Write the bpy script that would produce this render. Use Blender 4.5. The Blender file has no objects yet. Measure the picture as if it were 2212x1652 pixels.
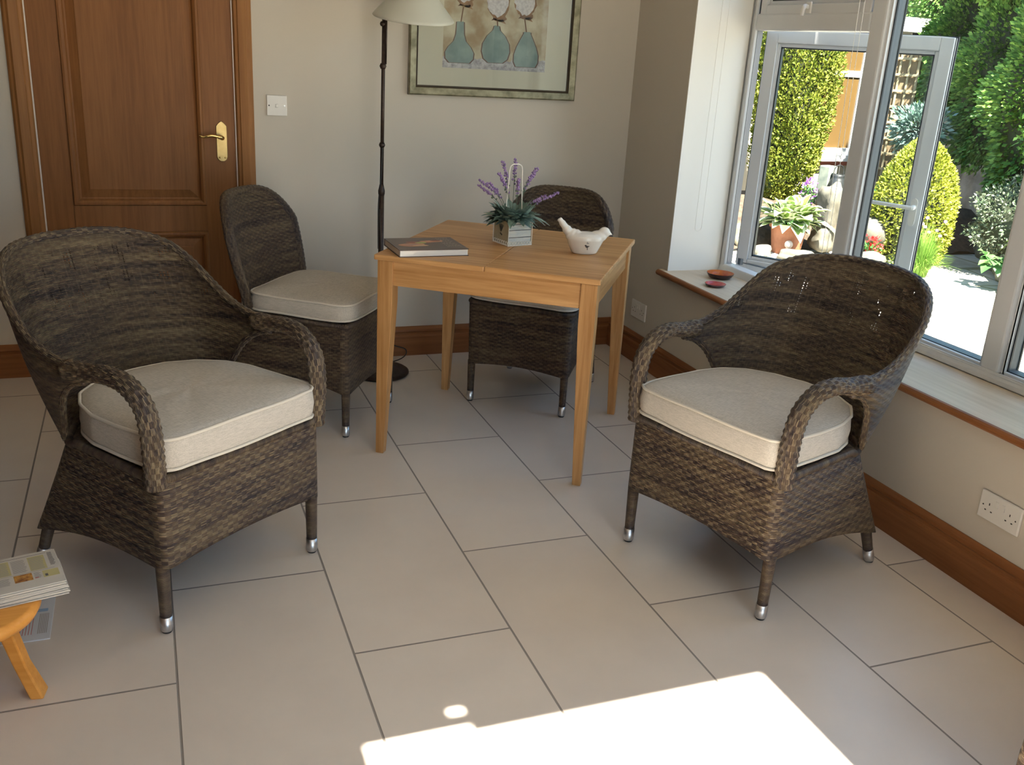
import bpy, bmesh, math, random
import numpy as np
from mathutils import Vector, Matrix

random.seed(7)
RNG = np.random.default_rng(11)
scene = bpy.context.scene
COL = scene.collection
PI = math.pi
R = math.radians

# ------------------------------------------------------------------ camera
CAM = Vector((-2.33014, -4.47868, 1.5))
YAW, PITCH, ROLL, FPX = -0.3777005, 0.3380104, 0.0608953, 2055.87
cyw, syw, cp, sp = math.cos(YAW), math.sin(YAW), math.cos(PITCH), math.sin(PITCH)
fwd = Vector((-syw * cp, cyw * cp, -sp))
rgt = Vector((cyw, syw, 0)); upv = rgt.cross(fwd)
cr, sr = math.cos(ROLL), math.sin(ROLL)
r2 = rgt * cr + upv * sr; u2 = -rgt * sr + upv * cr
camd = bpy.data.cameras.new('camera'); camd.sensor_width = 36; camd.sensor_fit = 'HORIZONTAL'
camd.lens = FPX / 2212 * 36; camd.clip_start = 0.05
cam = bpy.data.objects.new('camera', camd); COL.objects.link(cam)
cam.matrix_world = Matrix(((r2.x, u2.x, -fwd.x, CAM.x), (r2.y, u2.y, -fwd.y, CAM.y), (r2.z, u2.z, -fwd.z, CAM.z), (0, 0, 0, 1)))
scene.camera = cam

# ------------------------------------------------------------------ light and exposure
scene.view_settings.view_transform = 'Standard'
scene.view_settings.look = 'None'
scene.view_settings.gamma = 1
scene.view_settings.use_curve_mapping = False
scene.view_settings.exposure = 2.66
w = bpy.data.worlds.new('world'); scene.world = w; w.use_nodes = True
nt = w.node_tree; nt.nodes.clear()
wo = nt.nodes.new('ShaderNodeOutputWorld'); bg = nt.nodes.new('ShaderNodeBackground'); sky = nt.nodes.new('ShaderNodeTexSky')
sky.sky_type = 'HOSEK_WILKIE'; sky.turbidity = 3.0; sky.ground_albedo = 0.4
sky.sun_direction = Vector((-0.04, -1, 1.6)).normalized()
tn = nt.nodes.new('ShaderNodeMix'); tn.data_type = 'RGBA'; tn.blend_type = 'MULTIPLY'; tn.inputs[0].default_value = 1; tn.inputs[7].default_value = (1.08, .99, .86, 1)
nt.links.new(sky.outputs[0], tn.inputs[6]); nt.links.new(tn.outputs[2], bg.inputs[0]); nt.links.new(bg.outputs[0], wo.inputs[0])
bg.inputs[1].default_value = 3.6
sund = bpy.data.lights.new('sun', 'SUN'); sund.energy = 7.5; sund.angle = R(0.55); sund.color = (1.0, 0.93, 0.80)
sun = bpy.data.objects.new('sun', sund); COL.objects.link(sun)
SUN_TRAVEL = Vector((0.04, 1.0, -1.6)).normalized()
sun.rotation_euler = SUN_TRAVEL.to_track_quat('-Z', 'Y').to_euler()
sun.location = (0, -8, 8)
def portal(name, loc, rot, sx, sy):
    l = bpy.data.lights.new(name, 'AREA'); l.shape = 'RECTANGLE'; l.size = sx; l.size_y = sy; l.energy = 1
    o = bpy.data.objects.new(name, l); COL.objects.link(o); o.location = loc; o.rotation_euler = rot
    l.cycles.is_portal = True
portal('window_portal', (0.45, -1.82, 1.33), (0, R(90), 0), 1.6, 2.6)
portal('added_door_portal', (-1.2, -6.2, 1.05), (R(90), 0, 0), 1.6, 2.1)  # portal at the added garden doors
portal('added_rooflight_portal', (-.5, -5.47, 2.74), (0, 0, 0), .8, .85)  # portal for the small rooflight, added to brighten the floor
portal('rooflight_portal', (-1.49, -5.0, 2.74), (0, 0, 0), 1.05, 1.4)
scene.cycles.max_bounces = 10
scene.cycles.diffuse_bounces = 6
scene.cycles.transparent_max_bounces = 24
scene.cycles.caustics_reflective = False
scene.cycles.caustics_refractive = False
scene.cycles.sample_clamp_indirect = 6.0

# ------------------------------------------------------------------ materials
MATS = {}
def newmat(name, col=(.5, .5, .5), rough=.6, metal=0.0, spec=.5):
    m = bpy.data.materials.new(name); m.use_nodes = True
    b = m.node_tree.nodes['Principled BSDF']
    b.inputs['Base Color'].default_value = (*col, 1); b.inputs['Roughness'].default_value = rough
    b.inputs['Metallic'].default_value = metal; b.inputs['Specular IOR Level'].default_value = spec
    MATS[name] = m
    return m, m.node_tree, b
def N(t, typ, **kw):
    n = t.nodes.new(typ)
    for k, v in kw.items(): setattr(n, k, v)
    return n
def M(t, op, a, b=None, c=None):
    n = t.nodes.new('ShaderNodeMath'); n.operation = op
    for i, v in enumerate((a, b, c)):
        if v is None: continue
        if isinstance(v, (int, float)): n.inputs[i].default_value = v
        else: t.links.new(v, n.inputs[i])
    return n.outputs[0]
def ramp(t, fac, stops):
    n = t.nodes.new('ShaderNodeValToRGB'); e = n.color_ramp.elements
    while len(e) < len(stops): e.new(.5)
    for el, (p, c) in zip(e, stops): el.position = p; el.color = (*c, 1)
    t.links.new(fac, n.inputs[0]); return n.outputs[0]
def noise(t, vec, scale, detail=3, rough=.55):
    n = t.nodes.new('ShaderNodeTexNoise'); n.inputs['Scale'].default_value = scale
    n.inputs['Detail'].default_value = detail; n.inputs['Roughness'].default_value = rough
    if vec is not None: t.links.new(vec, n.inputs['Vector'])
    return n.outputs[0]
def mixc(t, fac, a, b, mode='MIX'):
    n = t.nodes.new('ShaderNodeMix'); n.data_type = 'RGBA'; n.blend_type = mode
    for i, v in ((0, fac), (6, a), (7, b)):
        if isinstance(v, (int, float)): n.inputs[i].default_value = v
        elif isinstance(v, tuple): n.inputs[i].default_value = (*v, 1)
        else: t.links.new(v, n.inputs[i])
    return n.outputs[2]
def bump(t, b, h, dist=.002, strength=.6):
    n = t.nodes.new('ShaderNodeBump'); n.inputs['Distance'].default_value = dist; n.inputs['Strength'].default_value = strength
    t.links.new(h, n.inputs['Height']); t.links.new(n.outputs[0], b.inputs['Normal'])
def coords(t, kind='Object', scale=None):
    tc = t.nodes.new('ShaderNodeTexCoord')
    if scale is None: return tc.outputs[kind]
    mp = t.nodes.new('ShaderNodeMapping'); mp.inputs['Scale'].default_value = scale
    t.links.new(tc.outputs[kind], mp.inputs[0]); return mp.outputs[0]
def speckle(name, c1, c2, scale, rough=.6, b_h=.001, b_s=.3, metal=0, spec=.5, kind='Object', stretch=None):
    m, t, b = newmat(name, c1, rough, metal, spec)
    v = coords(t, kind, stretch); n = noise(t, v, scale, 4)
    t.links.new(ramp(t, n, [(.35, c1), (.65, c2)]), b.inputs['Base Color'])
    if b_s: bump(t, b, n, b_h, b_s)
    return m

def wicker(name, holes=False, wrap=False, rowh=.0115, stake=.0175, lines=0.0, lift_k=.55, chk_k=.04):
    m, t, b = newmat(name, (.1, .07, .05), .42, 0, .45)
    uv = t.nodes.new('ShaderNodeUVMap'); sep = t.nodes.new('ShaderNodeSeparateXYZ'); t.links.new(uv.outputs[0], sep.inputs[0])
    U, V = sep.outputs[0], sep.outputs[1]
    row = M(t, 'FLOOR', M(t, 'DIVIDE', V, rowh)); par = M(t, 'MULTIPLY', row, PI)
    chk = M(t, 'SINE', M(t, 'ADD', M(t, 'MULTIPLY', U, PI / stake), par))
    strand = M(t, 'ABSOLUTE', M(t, 'SINE', M(t, 'MULTIPLY', V, PI / (rowh / 3))))
    rowp = M(t, 'ABSOLUTE', M(t, 'SINE', M(t, 'MULTIPLY', V, PI / rowh)))
    srow = M(t, 'FLOOR', M(t, 'DIVIDE', V, rowh / 3))
    def nz(a, sa, bb, sb, detail=2):
        c = t.nodes.new('ShaderNodeCombineXYZ')
        t.links.new(M(t, 'MULTIPLY', a, sa), c.inputs[0]); t.links.new(M(t, 'MULTIPLY', bb, sb), c.inputs[1])
        return noise(t, c.outputs[0], 1.0, detail)
    n_band = nz(U, 2.6, V, 32.0)          # broad dark and light bands
    n_row = nz(U, 4.0, row, 1.7, 1)       # streaks along single rows
    n_brick = nz(U, 45.0, row, 3.7, 1)    # from weave to weave
    n_str = nz(U, 14.0, srow, 5.3, 1)     # from strand to strand
    f = M(t, 'ADD', M(t, 'MULTIPLY', n_band, .50), M(t, 'MULTIPLY', n_brick, .24))
    f = M(t, 'ADD', f, M(t, 'ADD', M(t, 'MULTIPLY', n_str, .14), M(t, 'MULTIPLY', n_row, .22)))
    if not wrap: f = M(t, 'ADD', f, M(t, 'MULTIPLY', M(t, 'SUBTRACT', M(t, 'GREATER_THAN', chk, 0.0), .5), chk_k))
    col = ramp(t, f, [(.41, (.020, .012, .013)), (.50, (.050, .032, .025)), (.59, (.098, .067, .040)), (.72, (.18, .134, .080))])
    if not wrap:
        lift = M(t, 'MULTIPLY', M(t, 'GREATER_THAN', chk, -.1), M(t, 'GREATER_THAN', M(t, 'MULTIPLY', strand, n_str), .46))
        col = mixc(t, M(t, 'MULTIPLY', lift, lift_k), col, (.34, .265, .165))
        if lines:
            ln_ = M(t, 'LESS_THAN', M(t, 'ABSOLUTE', M(t, 'SUBTRACT', M(t, 'FRACT', M(t, 'DIVIDE', U, stake)), .5)), .10)
            col = mixc(t, M(t, 'MULTIPLY', M(t, 'MULTIPLY', ln_, M(t, 'GREATER_THAN', nz(U, 30, V, 40, 1), .48)), lines), col, (.26, .20, .12))
        h = M(t, 'ADD', M(t, 'MULTIPLY', M(t, 'MULTIPLY', chk, rowp), .6), M(t, 'MULTIPLY', strand, .35))
    else:
        h = strand
    t.links.new(col, b.inputs['Base Color'])
    bump(t, b, h, .0035 if not wrap else .0012, 1.0)
    if holes:
        gap = M(t, 'LESS_THAN', M(t, 'ABSOLUTE', M(t, 'SUBTRACT', M(t, 'FRACT', M(t, 'DIVIDE', U, .0105)), .5)), .13)
        gv = M(t, 'LESS_THAN', M(t, 'FRACT', M(t, 'DIVIDE', V, .0085)), .70)
        c = t.nodes.new('ShaderNodeCombineXYZ'); t.links.new(M(t, 'MULTIPLY', U, 1), c.inputs[0]); t.links.new(M(t, 'MULTIPLY', V, .5), c.inputs[1])
        big = M(t, 'GREATER_THAN', noise(t, c.outputs[0], 34, 1), .585)
        hi = M(t, 'MULTIPLY', M(t, 'GREATER_THAN', V, .72), M(t, 'LESS_THAN', V, .87))
        g = M(t, 'MULTIPLY', M(t, 'MULTIPLY', gap, gv), M(t, 'MULTIPLY', big, hi))
        t.links.new(M(t, 'SUBTRACT', 1.0, g), b.inputs['Alpha'])
    return m
WICK = wicker('woven_rattan'); WICKH = wicker('woven_rattan_back', holes=True, rowh=.0085, stake=.021, lines=.16, lift_k=.22, chk_k=.024)
ARMW = wicker('woven_rattan_arm', rowh=.0105, stake=.0165, lift_k=.75); WRAP = wicker('wrapped_rattan', wrap=True, rowh=.010)
WICKS = wicker('woven_rattan_fine', rowh=.0085, stake=.018, lines=.16, lift_k=.28, chk_k=.025)

def wood(name, c1, c2, axis=0, rough=.4, fine=60):
    m, t, b = newmat(name, c1, rough, 0, .25)
    s = [1.0, 1.0, 1.0]; s[axis] = .045
    v = coords(t, 'Object', tuple(s))
    n1 = noise(t, v, fine, 5, .6); n2 = noise(t, v, 9, 2)
    f = M(t, 'ADD', M(t, 'MULTIPLY', n1, .6), M(t, 'MULTIPLY', n2, .4))
    t.links.new(ramp(t, f, [(.38, c1), (.62, c2)]), b.inputs['Base Color'])
    bump(t, b, n1, .0004, .3)
    return m
PINE = [wood('light_oak_%s' % a, (.38, .185, .062), (.60, .345, .15), i, .38) for i, a in enumerate('xyz')]
DOORW = [wood('door_oak_%s' % a, (.205, .083, .027), (.275, .118, .041), i, .5, 80) for i, a in enumerate('xyz')]
SKIRTW = [wood('skirting_oak_%s' % a, (.21, .078, .026), (.29, .115, .042), i, .45) for i, a in enumerate('xyz')]
SILLTOP = wood('sill_oak', (.52, .42, .30), (.62, .52, .39), 1, .45)
STOOLW = wood('stool_beech', (.60, .25, .045), (.72, .33, .075), 0, .35)

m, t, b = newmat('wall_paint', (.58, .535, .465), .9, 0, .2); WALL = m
nn = noise(t, coords(t), 120, 3); bump(t, b, nn, .0006, .25)
CEIL = newmat('ceiling_paint', (.75, .73, .68), .9)[0]
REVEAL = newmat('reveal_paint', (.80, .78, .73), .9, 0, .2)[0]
# floor tiles
m, t, b = newmat('floor_tiles', (.5, .45, .4), .22, 0, .5); TILE = m
tc = coords(t); sep = N(t, 'ShaderNodeSeparateXYZ'); t.links.new(tc, sep.inputs[0])
xr = M(t, 'DIVIDE', M(t, 'ADD', sep.outputs[0], .176), .4315); row = M(t, 'FLOOR', xr)
odd = M(t, 'FLOORED_MODULO', row, 2)
yr = M(t, 'SUBTRACT', M(t, 'DIVIDE', M(t, 'ADD', sep.outputs[1], 1.98), .8586), M(t, 'MULTIPLY', M(t, 'SUBTRACT', 1, odd), .5))
dx = M(t, 'MULTIPLY', M(t, 'SUBTRACT', .5, M(t, 'ABSOLUTE', M(t, 'SUBTRACT', M(t, 'FRACT', xr), .5))), .4315)
dy = M(t, 'MULTIPLY', M(t, 'SUBTRACT', .5, M(t, 'ABSOLUTE', M(t, 'SUBTRACT', M(t, 'FRACT', yr), .5))), .8586)
d = M(t, 'MINIMUM', dx, dy)
gr = M(t, 'LESS_THAN', d, .0030)
cc = N(t, 'ShaderNodeCombineXYZ'); t.links.new(row, cc.inputs[0]); t.links.new(M(t, 'FLOOR', yr), cc.inputs[1])
wn = N(t, 'ShaderNodeTexWhiteNoise', noise_dimensions='2D'); t.links.new(cc.outputs[0], wn.inputs[0])
cloud = noise(t, tc, 5, 5, .6)
f = M(t, 'ADD', M(t, 'MULTIPLY', cloud, .7), M(t, 'MULTIPLY', wn.outputs[0], .3))
base = ramp(t, f, [(.3, (.63, .56, .495)), (.7, (.68, .61, .54))])
col = mixc(t, gr, base, (.26, .23, .205)); t.links.new(col, b.inputs['Base Color'])
t.links.new(M(t, 'ADD', .30, M(t, 'MULTIPLY', gr, .5)), b.inputs['Roughness'])
bump(t, b, M(t, 'MINIMUM', M(t, 'MULTIPLY', d, 300), 1.0), .0015, .6)

# fabric
m, t, b = newmat('linen', (.68, .64, .57), .95, 0, .15); LINEN = m
v1 = noise(t, coords(t, 'Object', (1, .12, 1)), 420, 2); v2 = noise(t, coords(t, 'Object', (.12, 1, 1)), 420, 2)
f = M(t, 'MULTIPLY', M(t, 'ADD', v1, v2), .5)
t.links.new(ramp(t, f, [(.38, (.41, .38, .335)), (.60, (.53, .495, .44))]), b.inputs['Base Color']); bump(t, b, f, .0008, .5)
PIPE = newmat('piping', (.58, .54, .47), .9)[0]
SILVER = speckle('brushed_aluminium', (.55, .55, .56), (.68, .68, .69), 90, .35, .0003, .2, 1.0)
RUBBER = newmat('black_rubber', (.02, .02, .022), .6)[0]
UPVC = newmat('white_upvc', (.64, .65, .66), .35)[0]
PLASTIC = newmat('white_plastic', (.72, .70, .66), .35)[0]
SLOT = newmat('socket_hole', (.02, .018, .015), .7)[0]
DARKLINE = newmat('dark_gasket', (.02, .022, .026), .5)[0]
SPACER = newmat('glazing_spacer', (.12, .14, .16), .45)[0]
BRASS = speckle('polished_brass', (.72, .50, .18), (.80, .58, .24), 40, .22, .0002, .1, 1.0)
BRASSD = speckle('antique_brass', (.34, .24, .10), (.40, .29, .13), 40, .35, .0002, .1, 1.0)
BRONZE = speckle('dark_bronze', (.035, .022, .018), (.06, .04, .03), 60, .38, .0003, .2, .6)
WIRE = newmat('cream_wire', (.80, .77, .70), .5)[0]
CABLE = newmat('black_cable', (.015, .013, .012), .5)[0]
STRIP = newmat('pale_edge', (.72, .66, .62), .6)[0]
# glass
m = bpy.data.materials.new('clear_glass'); m.use_nodes = True; t = m.node_tree; t.nodes.clear(); GLASS = m
o_ = N(t, 'ShaderNodeOutputMaterial'); mx = N(t, 'ShaderNodeMixShader'); tr = N(t, 'ShaderNodeBsdfTransparent'); gl = N(t, 'ShaderNodeBsdfGlossy')
tr.inputs[0].default_value = (.95, .97, .965, 1); gl.inputs['Roughness'].default_value = .01
ge = N(t, 'ShaderNodeNewGeometry'); vd = N(t, 'ShaderNodeVectorMath', operation='DOT_PRODUCT'); t.links.new(ge.outputs['Normal'], vd.inputs[0]); t.links.new(ge.outputs['Incoming'], vd.inputs[1])
fz = M(t, 'ADD', .03, M(t, 'MULTIPLY', M(t, 'POWER', M(t, 'SUBTRACT', 1.0, M(t, 'ABSOLUTE', vd.outputs['Value'])), 5.0), .85))
t.links.new(fz, mx.inputs[0]); t.links.new(tr.outputs[0], mx.inputs[1]); t.links.new(gl.outputs[0], mx.inputs[2]); t.links.new(mx.outputs[0], o_.inputs[0])
# frosted lamp glass
m, t, b = newmat('frosted_glass', (.62, .63, .555), .35, 0, .4); FROST = m
b.inputs['Alpha'].default_value = .86

def plain(name, c, rough=.6, metal=0, spec=.5): return newmat(name, c, rough, metal, spec)[0]

# ------------------------------------------------------------------ mesh helper
class MB:
    def __init__(s): s.v = []; s.f = []; s.uv = []; s.mi = []
    def quad(s, ids, uv=None, mi=0): s.f.append(tuple(ids)); s.uv.append(uv or [(0, 0)] * len(ids)); s.mi.append(mi)
    def box(s, c, d, rz=0.0, mi=0, rx=0.0, ry=0.0):
        b0 = len(s.v); mat = Matrix.Rotation(rz, 3, 'Z') @ Matrix.Rotation(ry, 3, 'Y') @ Matrix.Rotation(rx, 3, 'X')
        for z in (-1, 1):
            for y in (-1, 1):
                for x in (-1, 1): s.v.append(tuple(Vector(c) + mat @ Vector((x * d[0] / 2, y * d[1] / 2, z * d[2] / 2))))
        for q in ((0, 2, 3, 1), (4, 5, 7, 6), (0, 1, 5, 4), (2, 6, 7, 3), (0, 4, 6, 2), (1, 3, 7, 5)):
            s.quad([b0 + i for i in q], [(0, 0), (1, 0), (1, 1), (0, 1)], mi)
        return s
    def bx(s, x0, x1, y0, y1, z0, z1, mi=0): return s.box(((x0 + x1) / 2, (y0 + y1) / 2, (z0 + z1) / 2), (abs(x1 - x0), abs(y1 - y0), abs(z1 - z0)), mi=mi)
    def prism(s, poly, origin, ax, ay, n, depth, mi=0):
        """poly in 2D extruded along n"""
        o = Vector(origin); ax = Vector(ax); ay = Vector(ay); n = Vector(n); k = len(poly); b0 = len(s.v)
        for dd in (0, depth):
            for p in poly: s.v.append(tuple(o + ax * p[0] + ay * p[1] + n * dd))
        s.quad(list(range(b0, b0 + k))[::-1], None, mi); s.quad(range(b0 + k, b0 + 2 * k), None, mi)
        for i in range(k): s.quad((b0 + i, b0 + (i + 1) % k, b0 + k + (i + 1) % k, b0 + k + i), None, mi)
        return s
    def grid(s, P, UV=None, cu=False, cv=False, mi=0, flip=False):
        nu, nv = len(P), len(P[0]); b0 = len(s.v)
        for row in P: s.v.extend(tuple(p) for p in row)
        for i in range(nu if cu else nu - 1):
            for j in range(nv if cv else nv - 1):
                i2, j2 = (i + 1) % nu, (j + 1) % nv
                ids = [b0 + i * nv + j, b0 + i2 * nv + j, b0 + i2 * nv + j2, b0 + i * nv + j2]
                uv = None
                if UV:
                    uv = [UV(i, j), UV(i + 1, j), UV(i + 1, j + 1), UV(i, j + 1)]
                if flip: ids = ids[::-1]; uv = uv[::-1] if uv else None
                s.quad(ids, uv, mi)
        return s
    def tube(s, path, rad, n=10, mi=0, ell=1.0, caps=True, side=None, lengthwise=False, closed=False, bumps=0.0):
        """circular/elliptic section along path. UV metres: around and along."""
        P = [Vector(p) for p in path]; k = len(P)
        rr = rad if isinstance(rad, (list, tuple)) else [rad] * k
        ln = [0.0]
        for i in range(1, k): ln.append(ln[-1] + (P[i] - P[i - 1]).length)
        rows = []; prev = Vector(side) if side else None
        for i in range(k):
            a = P[(i - 1) % k] if closed else P[max(i - 1, 0)]; c = P[(i + 1) % k] if closed else P[min(i + 1, k - 1)]
            tg = (c - a).normalized()
            if prev is None: prev = Vector((0, 0, 1)) if abs(tg.z) < .9 else Vector((1, 0, 0))
            x = (prev - tg * prev.dot(tg)).normalized(); y = tg.cross(x)
            prev = x
            rb = rr[i] * (1 + bumps * math.sin(ln[i] * PI / .0095))
            rows.append([P[i] + x * rb * math.cos(2 * PI * j / n) + y * rb * ell * math.sin(2 * PI * j / n) for j in range(n)])
        per = 2 * PI * (sum(rr) / k)
        def UVf(i, j):
            l = ln[min(i, k - 1)] + (0 if i < k else .01); a = per * j / n
            return (l, a) if lengthwise else (a, l)
        s.grid(rows, UVf, cu=closed, cv=True, mi=mi, flip=True)
        if caps and not closed:
            b0 = len(s.v); s.v.extend(tuple(p) for p in rows[0]); s.quad(range(b0, b0 + n), None, mi)
            b0 = len(s.v); s.v.extend(tuple(p) for p in rows[-1]); s.quad(list(range(b0, b0 + n))[::-1], None, mi)
        return s
    def lathe(s, prof, c=(0, 0, 0), n=24, mi=0, ax=(1, 0, 0), ay=(0, 1, 0), az=(0, 0, 1)):
        c = Vector(c); ax = Vector(ax); ay = Vector(ay); az = Vector(az)
        rows = [[c + (ax * math.cos(2 * PI * j / n) + ay * math.sin(2 * PI * j / n)) * r + az * z for j in range(n)] for r, z in prof]
        per = max(r for r, z in prof) * 2 * PI
        L = [0]
        for i in range(1, len(prof)): L.append(L[-1] + math.hypot(prof[i][0] - prof[i - 1][0], prof[i][1] - prof[i - 1][1]))
        return s.grid(rows, lambda i, j: (per * j / n, L[min(i, len(L) - 1)]), cv=True, mi=mi, flip=True)
    def poly(s, pts, mi=0, uv=None):
        b0 = len(s.v); s.v.extend(tuple(p) for p in pts); s.quad(range(b0, b0 + len(pts)), uv, mi); return s
    def build(s, name, mats, parent=None, smooth=False, bevel=0, loc=None, label=None, sub=0):
        me = bpy.data.meshes.new(name); me.from_pydata(s.v, [], s.f)
        ul = me.uv_layers.new(name='UVMap')
        flat = [c for f in s.uv for uv in f for c in uv]; ul.data.foreach_set('uv', flat)
        if not isinstance(mats, (list, tuple)): mats = [mats]
        for mm in mats: me.materials.append(mm)
        me.polygons.foreach_set('material_index', s.mi)
        if smooth: me.polygons.foreach_set('use_smooth', [True] * len(s.f))
        me.update()
        bm = bmesh.new(); bm.from_mesh(me); bmesh.ops.remove_doubles(bm, verts=bm.verts, dist=1e-5)
        bmesh.ops.recalc_face_normals(bm, faces=bm.faces); bm.to_mesh(me); bm.free()
        o = bpy.data.objects.new(name, me); COL.objects.link(o)
        if parent is not None: o.parent = parent
        if loc: o.location = loc
        if bevel:
            md = o.modifiers.new('bevel', 'BEVEL'); md.width = bevel; md.segments = 2; md.limit_method = 'ANGLE'; md.angle_limit = R(40)
        if sub: md = o.modifiers.new('sub', 'SUBSURF'); md.levels = sub; md.render_levels = sub
        if label: o['label'] = label
        return o
def tag(o, label, cat, group=None, kind=None):
    o['label'] = label; o['category'] = cat
    if group: o['group'] = group
    if kind: o['kind'] = kind
    return o
def struct(o): o['kind'] = 'structure'; return o
def thing(name, label, cat, loc=(0, 0, 0), rz=0, group=None):
    o = bpy.data.objects.new(name, None); COL.objects.link(o); o.location = loc; o.rotation_euler = (0, 0, rz)
    o.empty_display_size = .1
    return tag(o, label, cat, group)
def copy_tree(o, parent=None):
    kids = list(o.children)
    c = o.copy(); COL.objects.link(c)
    if parent is not None: c.parent = parent
    for k in kids: copy_tree(k, c)
    return c
def catmull(pts, n, closed=False):
    P = [Vector(p) for p in pts]; k = len(P); out = []
    segs = k if closed else k - 1
    for i in range(segs):
        p0 = P[(i - 1) % k] if closed or i > 0 else P[0] * 2 - P[1]
        p1 = P[i]; p2 = P[(i + 1) % k]
        p3 = P[(i + 2) % k] if closed or i + 2 < k else P[-1] * 2 - P[-2]
        for j in range(n):
            tt = j / n
            out.append(.5 * ((2 * p1) + (p2 - p0) * tt + (2 * p0 - 5 * p1 + 4 * p2 - p3) * tt ** 2 + (3 * p1 - p0 - 3 * p2 + p3) * tt ** 3))
    if not closed: out.append(P[-1])
    return out
def resample(path, n, closed=False):
    P = [Vector(p) for p in path]
    if closed: P.append(P[0])
    L = [0]
    for i in range(1, len(P)): L.append(L[-1] + (P[i] - P[i - 1]).length)
    out = []; j = 0; m_ = n if closed else n - 1
    for i in range(n):
        d = L[-1] * i / m_
        while j < len(L) - 2 and L[j + 1] < d: j += 1
        f = (d - L[j]) / max(L[j + 1] - L[j], 1e-9); out.append(P[j].lerp(P[j + 1], min(f, 1)))
    return out

# ------------------------------------------------------------------ room shell
GZ_ = -.12
XL, YB, ZC = -3.3, -6.0, 2.62
WX = .285       # inner face of the window frames
WZ0, WZ1 = .53, 2.12
WY0, WY1 = -3.12, -.54
struct(MB().bx(XL - .2, .06, YB - .2, .2, -.12, 0).build('floor', TILE))
# ceiling with a rooflight behind the photographer that lets the sun patch in
OX0, OX1, OY0, OY1, NX = -2.015, -.977, -5.75, -4.30, -1.765
mb = MB(); mb.bx(XL - .2, OX0, YB - .2, .2, ZC, ZC + .1); mb.bx(OX1, .45, -5.05, .2, ZC, ZC + .1); mb.bx(OX1, .45, YB - .2, -5.9, ZC, ZC + .1); mb.bx(OX1, -.9, -5.9, -5.05, ZC, ZC + .1); mb.bx(-.1, .45, -5.9, -5.05, ZC, ZC + .1); mb.bx(OX0, OX1, YB - .2, OY0, ZC, ZC + .1); mb.bx(OX0, OX1, OY1, .2, ZC, ZC + .1)  # the smaller opening is a rooflight added to brighten the floor
struct(mb.build('ceiling', CEIL))
mb = MB(); mb.bx(NX, OX1, -4.420, OY1, ZC, ZC + .02); mb.bx(OX0, NX - .035, -4.394, OY1, ZC, ZC + .02); mb.bx(NX - .035, NX, -4.394, -4.358, ZC, ZC + .02); mb.bx(NX - .035, NX, -4.328, OY1, ZC, ZC + .02)  # rooflight edge strips shaped to notch the sun patch
struct(mb.build('trim_4', CEIL))
# far wall with the door opening
DX0, DX1, DZ = -2.735, -1.933, 2.0
mb = MB(); mb.bx(XL, DX0, 0, .15, 0, ZC); mb.bx(DX1, .0, 0, .15, 0, ZC); mb.bx(DX0, DX1, 0, .15, DZ, ZC)
struct(mb.build('wall_back', WALL))
# right wall with window
mb = MB()
mb.bx(0, .35, WY1 + .0, .15, 0, ZC); mb.bx(0, .35, YB - .15, WY0, 0, ZC)
mb.bx(0, .35, WY0, WY1, 0, WZ0 - .028); mb.bx(0, .35, WY0, WY1, WZ1, ZC)
struct(mb.build('wall_right', WALL))
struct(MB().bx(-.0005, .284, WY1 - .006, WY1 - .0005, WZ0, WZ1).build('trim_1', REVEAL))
mb = MB(); mb.bx(XL - .15, XL, YB - .15, .15, 0, ZC)
struct(mb.build('wall_left', plain('left_wall_dark_tone', (.10, .06, .04), .6)))  # unseen wall, coloured dark to dim the left of the room
# unseen garden doors, added to brighten the room from behind
mb = MB(); mb.bx(XL, -2.0, YB - .15, YB, 0, ZC); mb.bx(-.4, 0, YB - .15, YB, 0, ZC); mb.bx(-2.0, -.4, YB - .15, YB, 2.1, ZC)
struct(mb.build('wall_front', WALL))
mb = MB()
for k in range(3):
    x = -2.0 + k * .77; mb.bx(x, x + .06, YB - .1, YB - .04, .06, 2.04)
mb.bx(-2.0, -.4, YB - .1, YB - .04, 0, .06).bx(-2.0, -.4, YB - .1, YB - .04, 2.04, 2.1)
d2 = struct(mb.build('door_added', plain('added_door_frame', (.64, .65, .66), .35)))

def skirting(name, p0, p1, nrm, mat):
    """moulded skirting between two floor points; nrm points into the room"""
    prof = [(0, 0), (.022, 0), (.022, .098), (.020, .104), (.014, .108), (.014, .118), (.018, .124), (.016, .134), (.009, .142), (.004, .148), (0, .148)]
    p0 = Vector(p0); p1 = Vector(p1); d = (p1 - p0).normalized()
    mb = MB().prism(prof, p0, nrm, (0, 0, 1), d, (p1 - p0).length)
    return struct(mb.build(name, mat, bevel=0))
skirting('baseboard_back', (-1.855, 0, 0), (-.0, 0, 0), (0, -1, 0), SKIRTW[0])
skirting('baseboard_left', (XL, 0, 0), (-2.813, 0, 0), (0, -1, 0), SKIRTW[0])
skirting('baseboard_right', (0, 0, 0), (0, YB, 0), (-1, 0, 0), SKIRTW[1])

# window sill board with rounded nose
prof = [(.30, 0), (.30, .028), (-.026, .028), (-.034, .026), (-.040, .020), (-.042, .014), (-.040, .008), (-.034, .002), (-.026, 0)]
mb = MB().prism([(p[0], p[1]) for p in prof[0:2]] + [(p[0], p[1]) for p in prof[2:]], (0, -.503, WZ0 - .028), (1, 0, 0), (0, 0, 1), (0, -1, 0), 2.66)
sill = mb.build('window_sill', [SILLTOP, SKIRTW[1]], smooth=False)
for p in sill.data.polygons:
    if p.normal.z < .9 or p.center.x < -.02: p.material_index = 1
struct(sill)

# ------------------------------------------------------------------ door
door = bpy.data.objects.new('door_1', None); COL.objects.link(door); struct(door)
door['category'] = 'door'; door['label'] = 'oak panelled door with brass lever handle in the back wall'
mb = MB(); YD = .012
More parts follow.
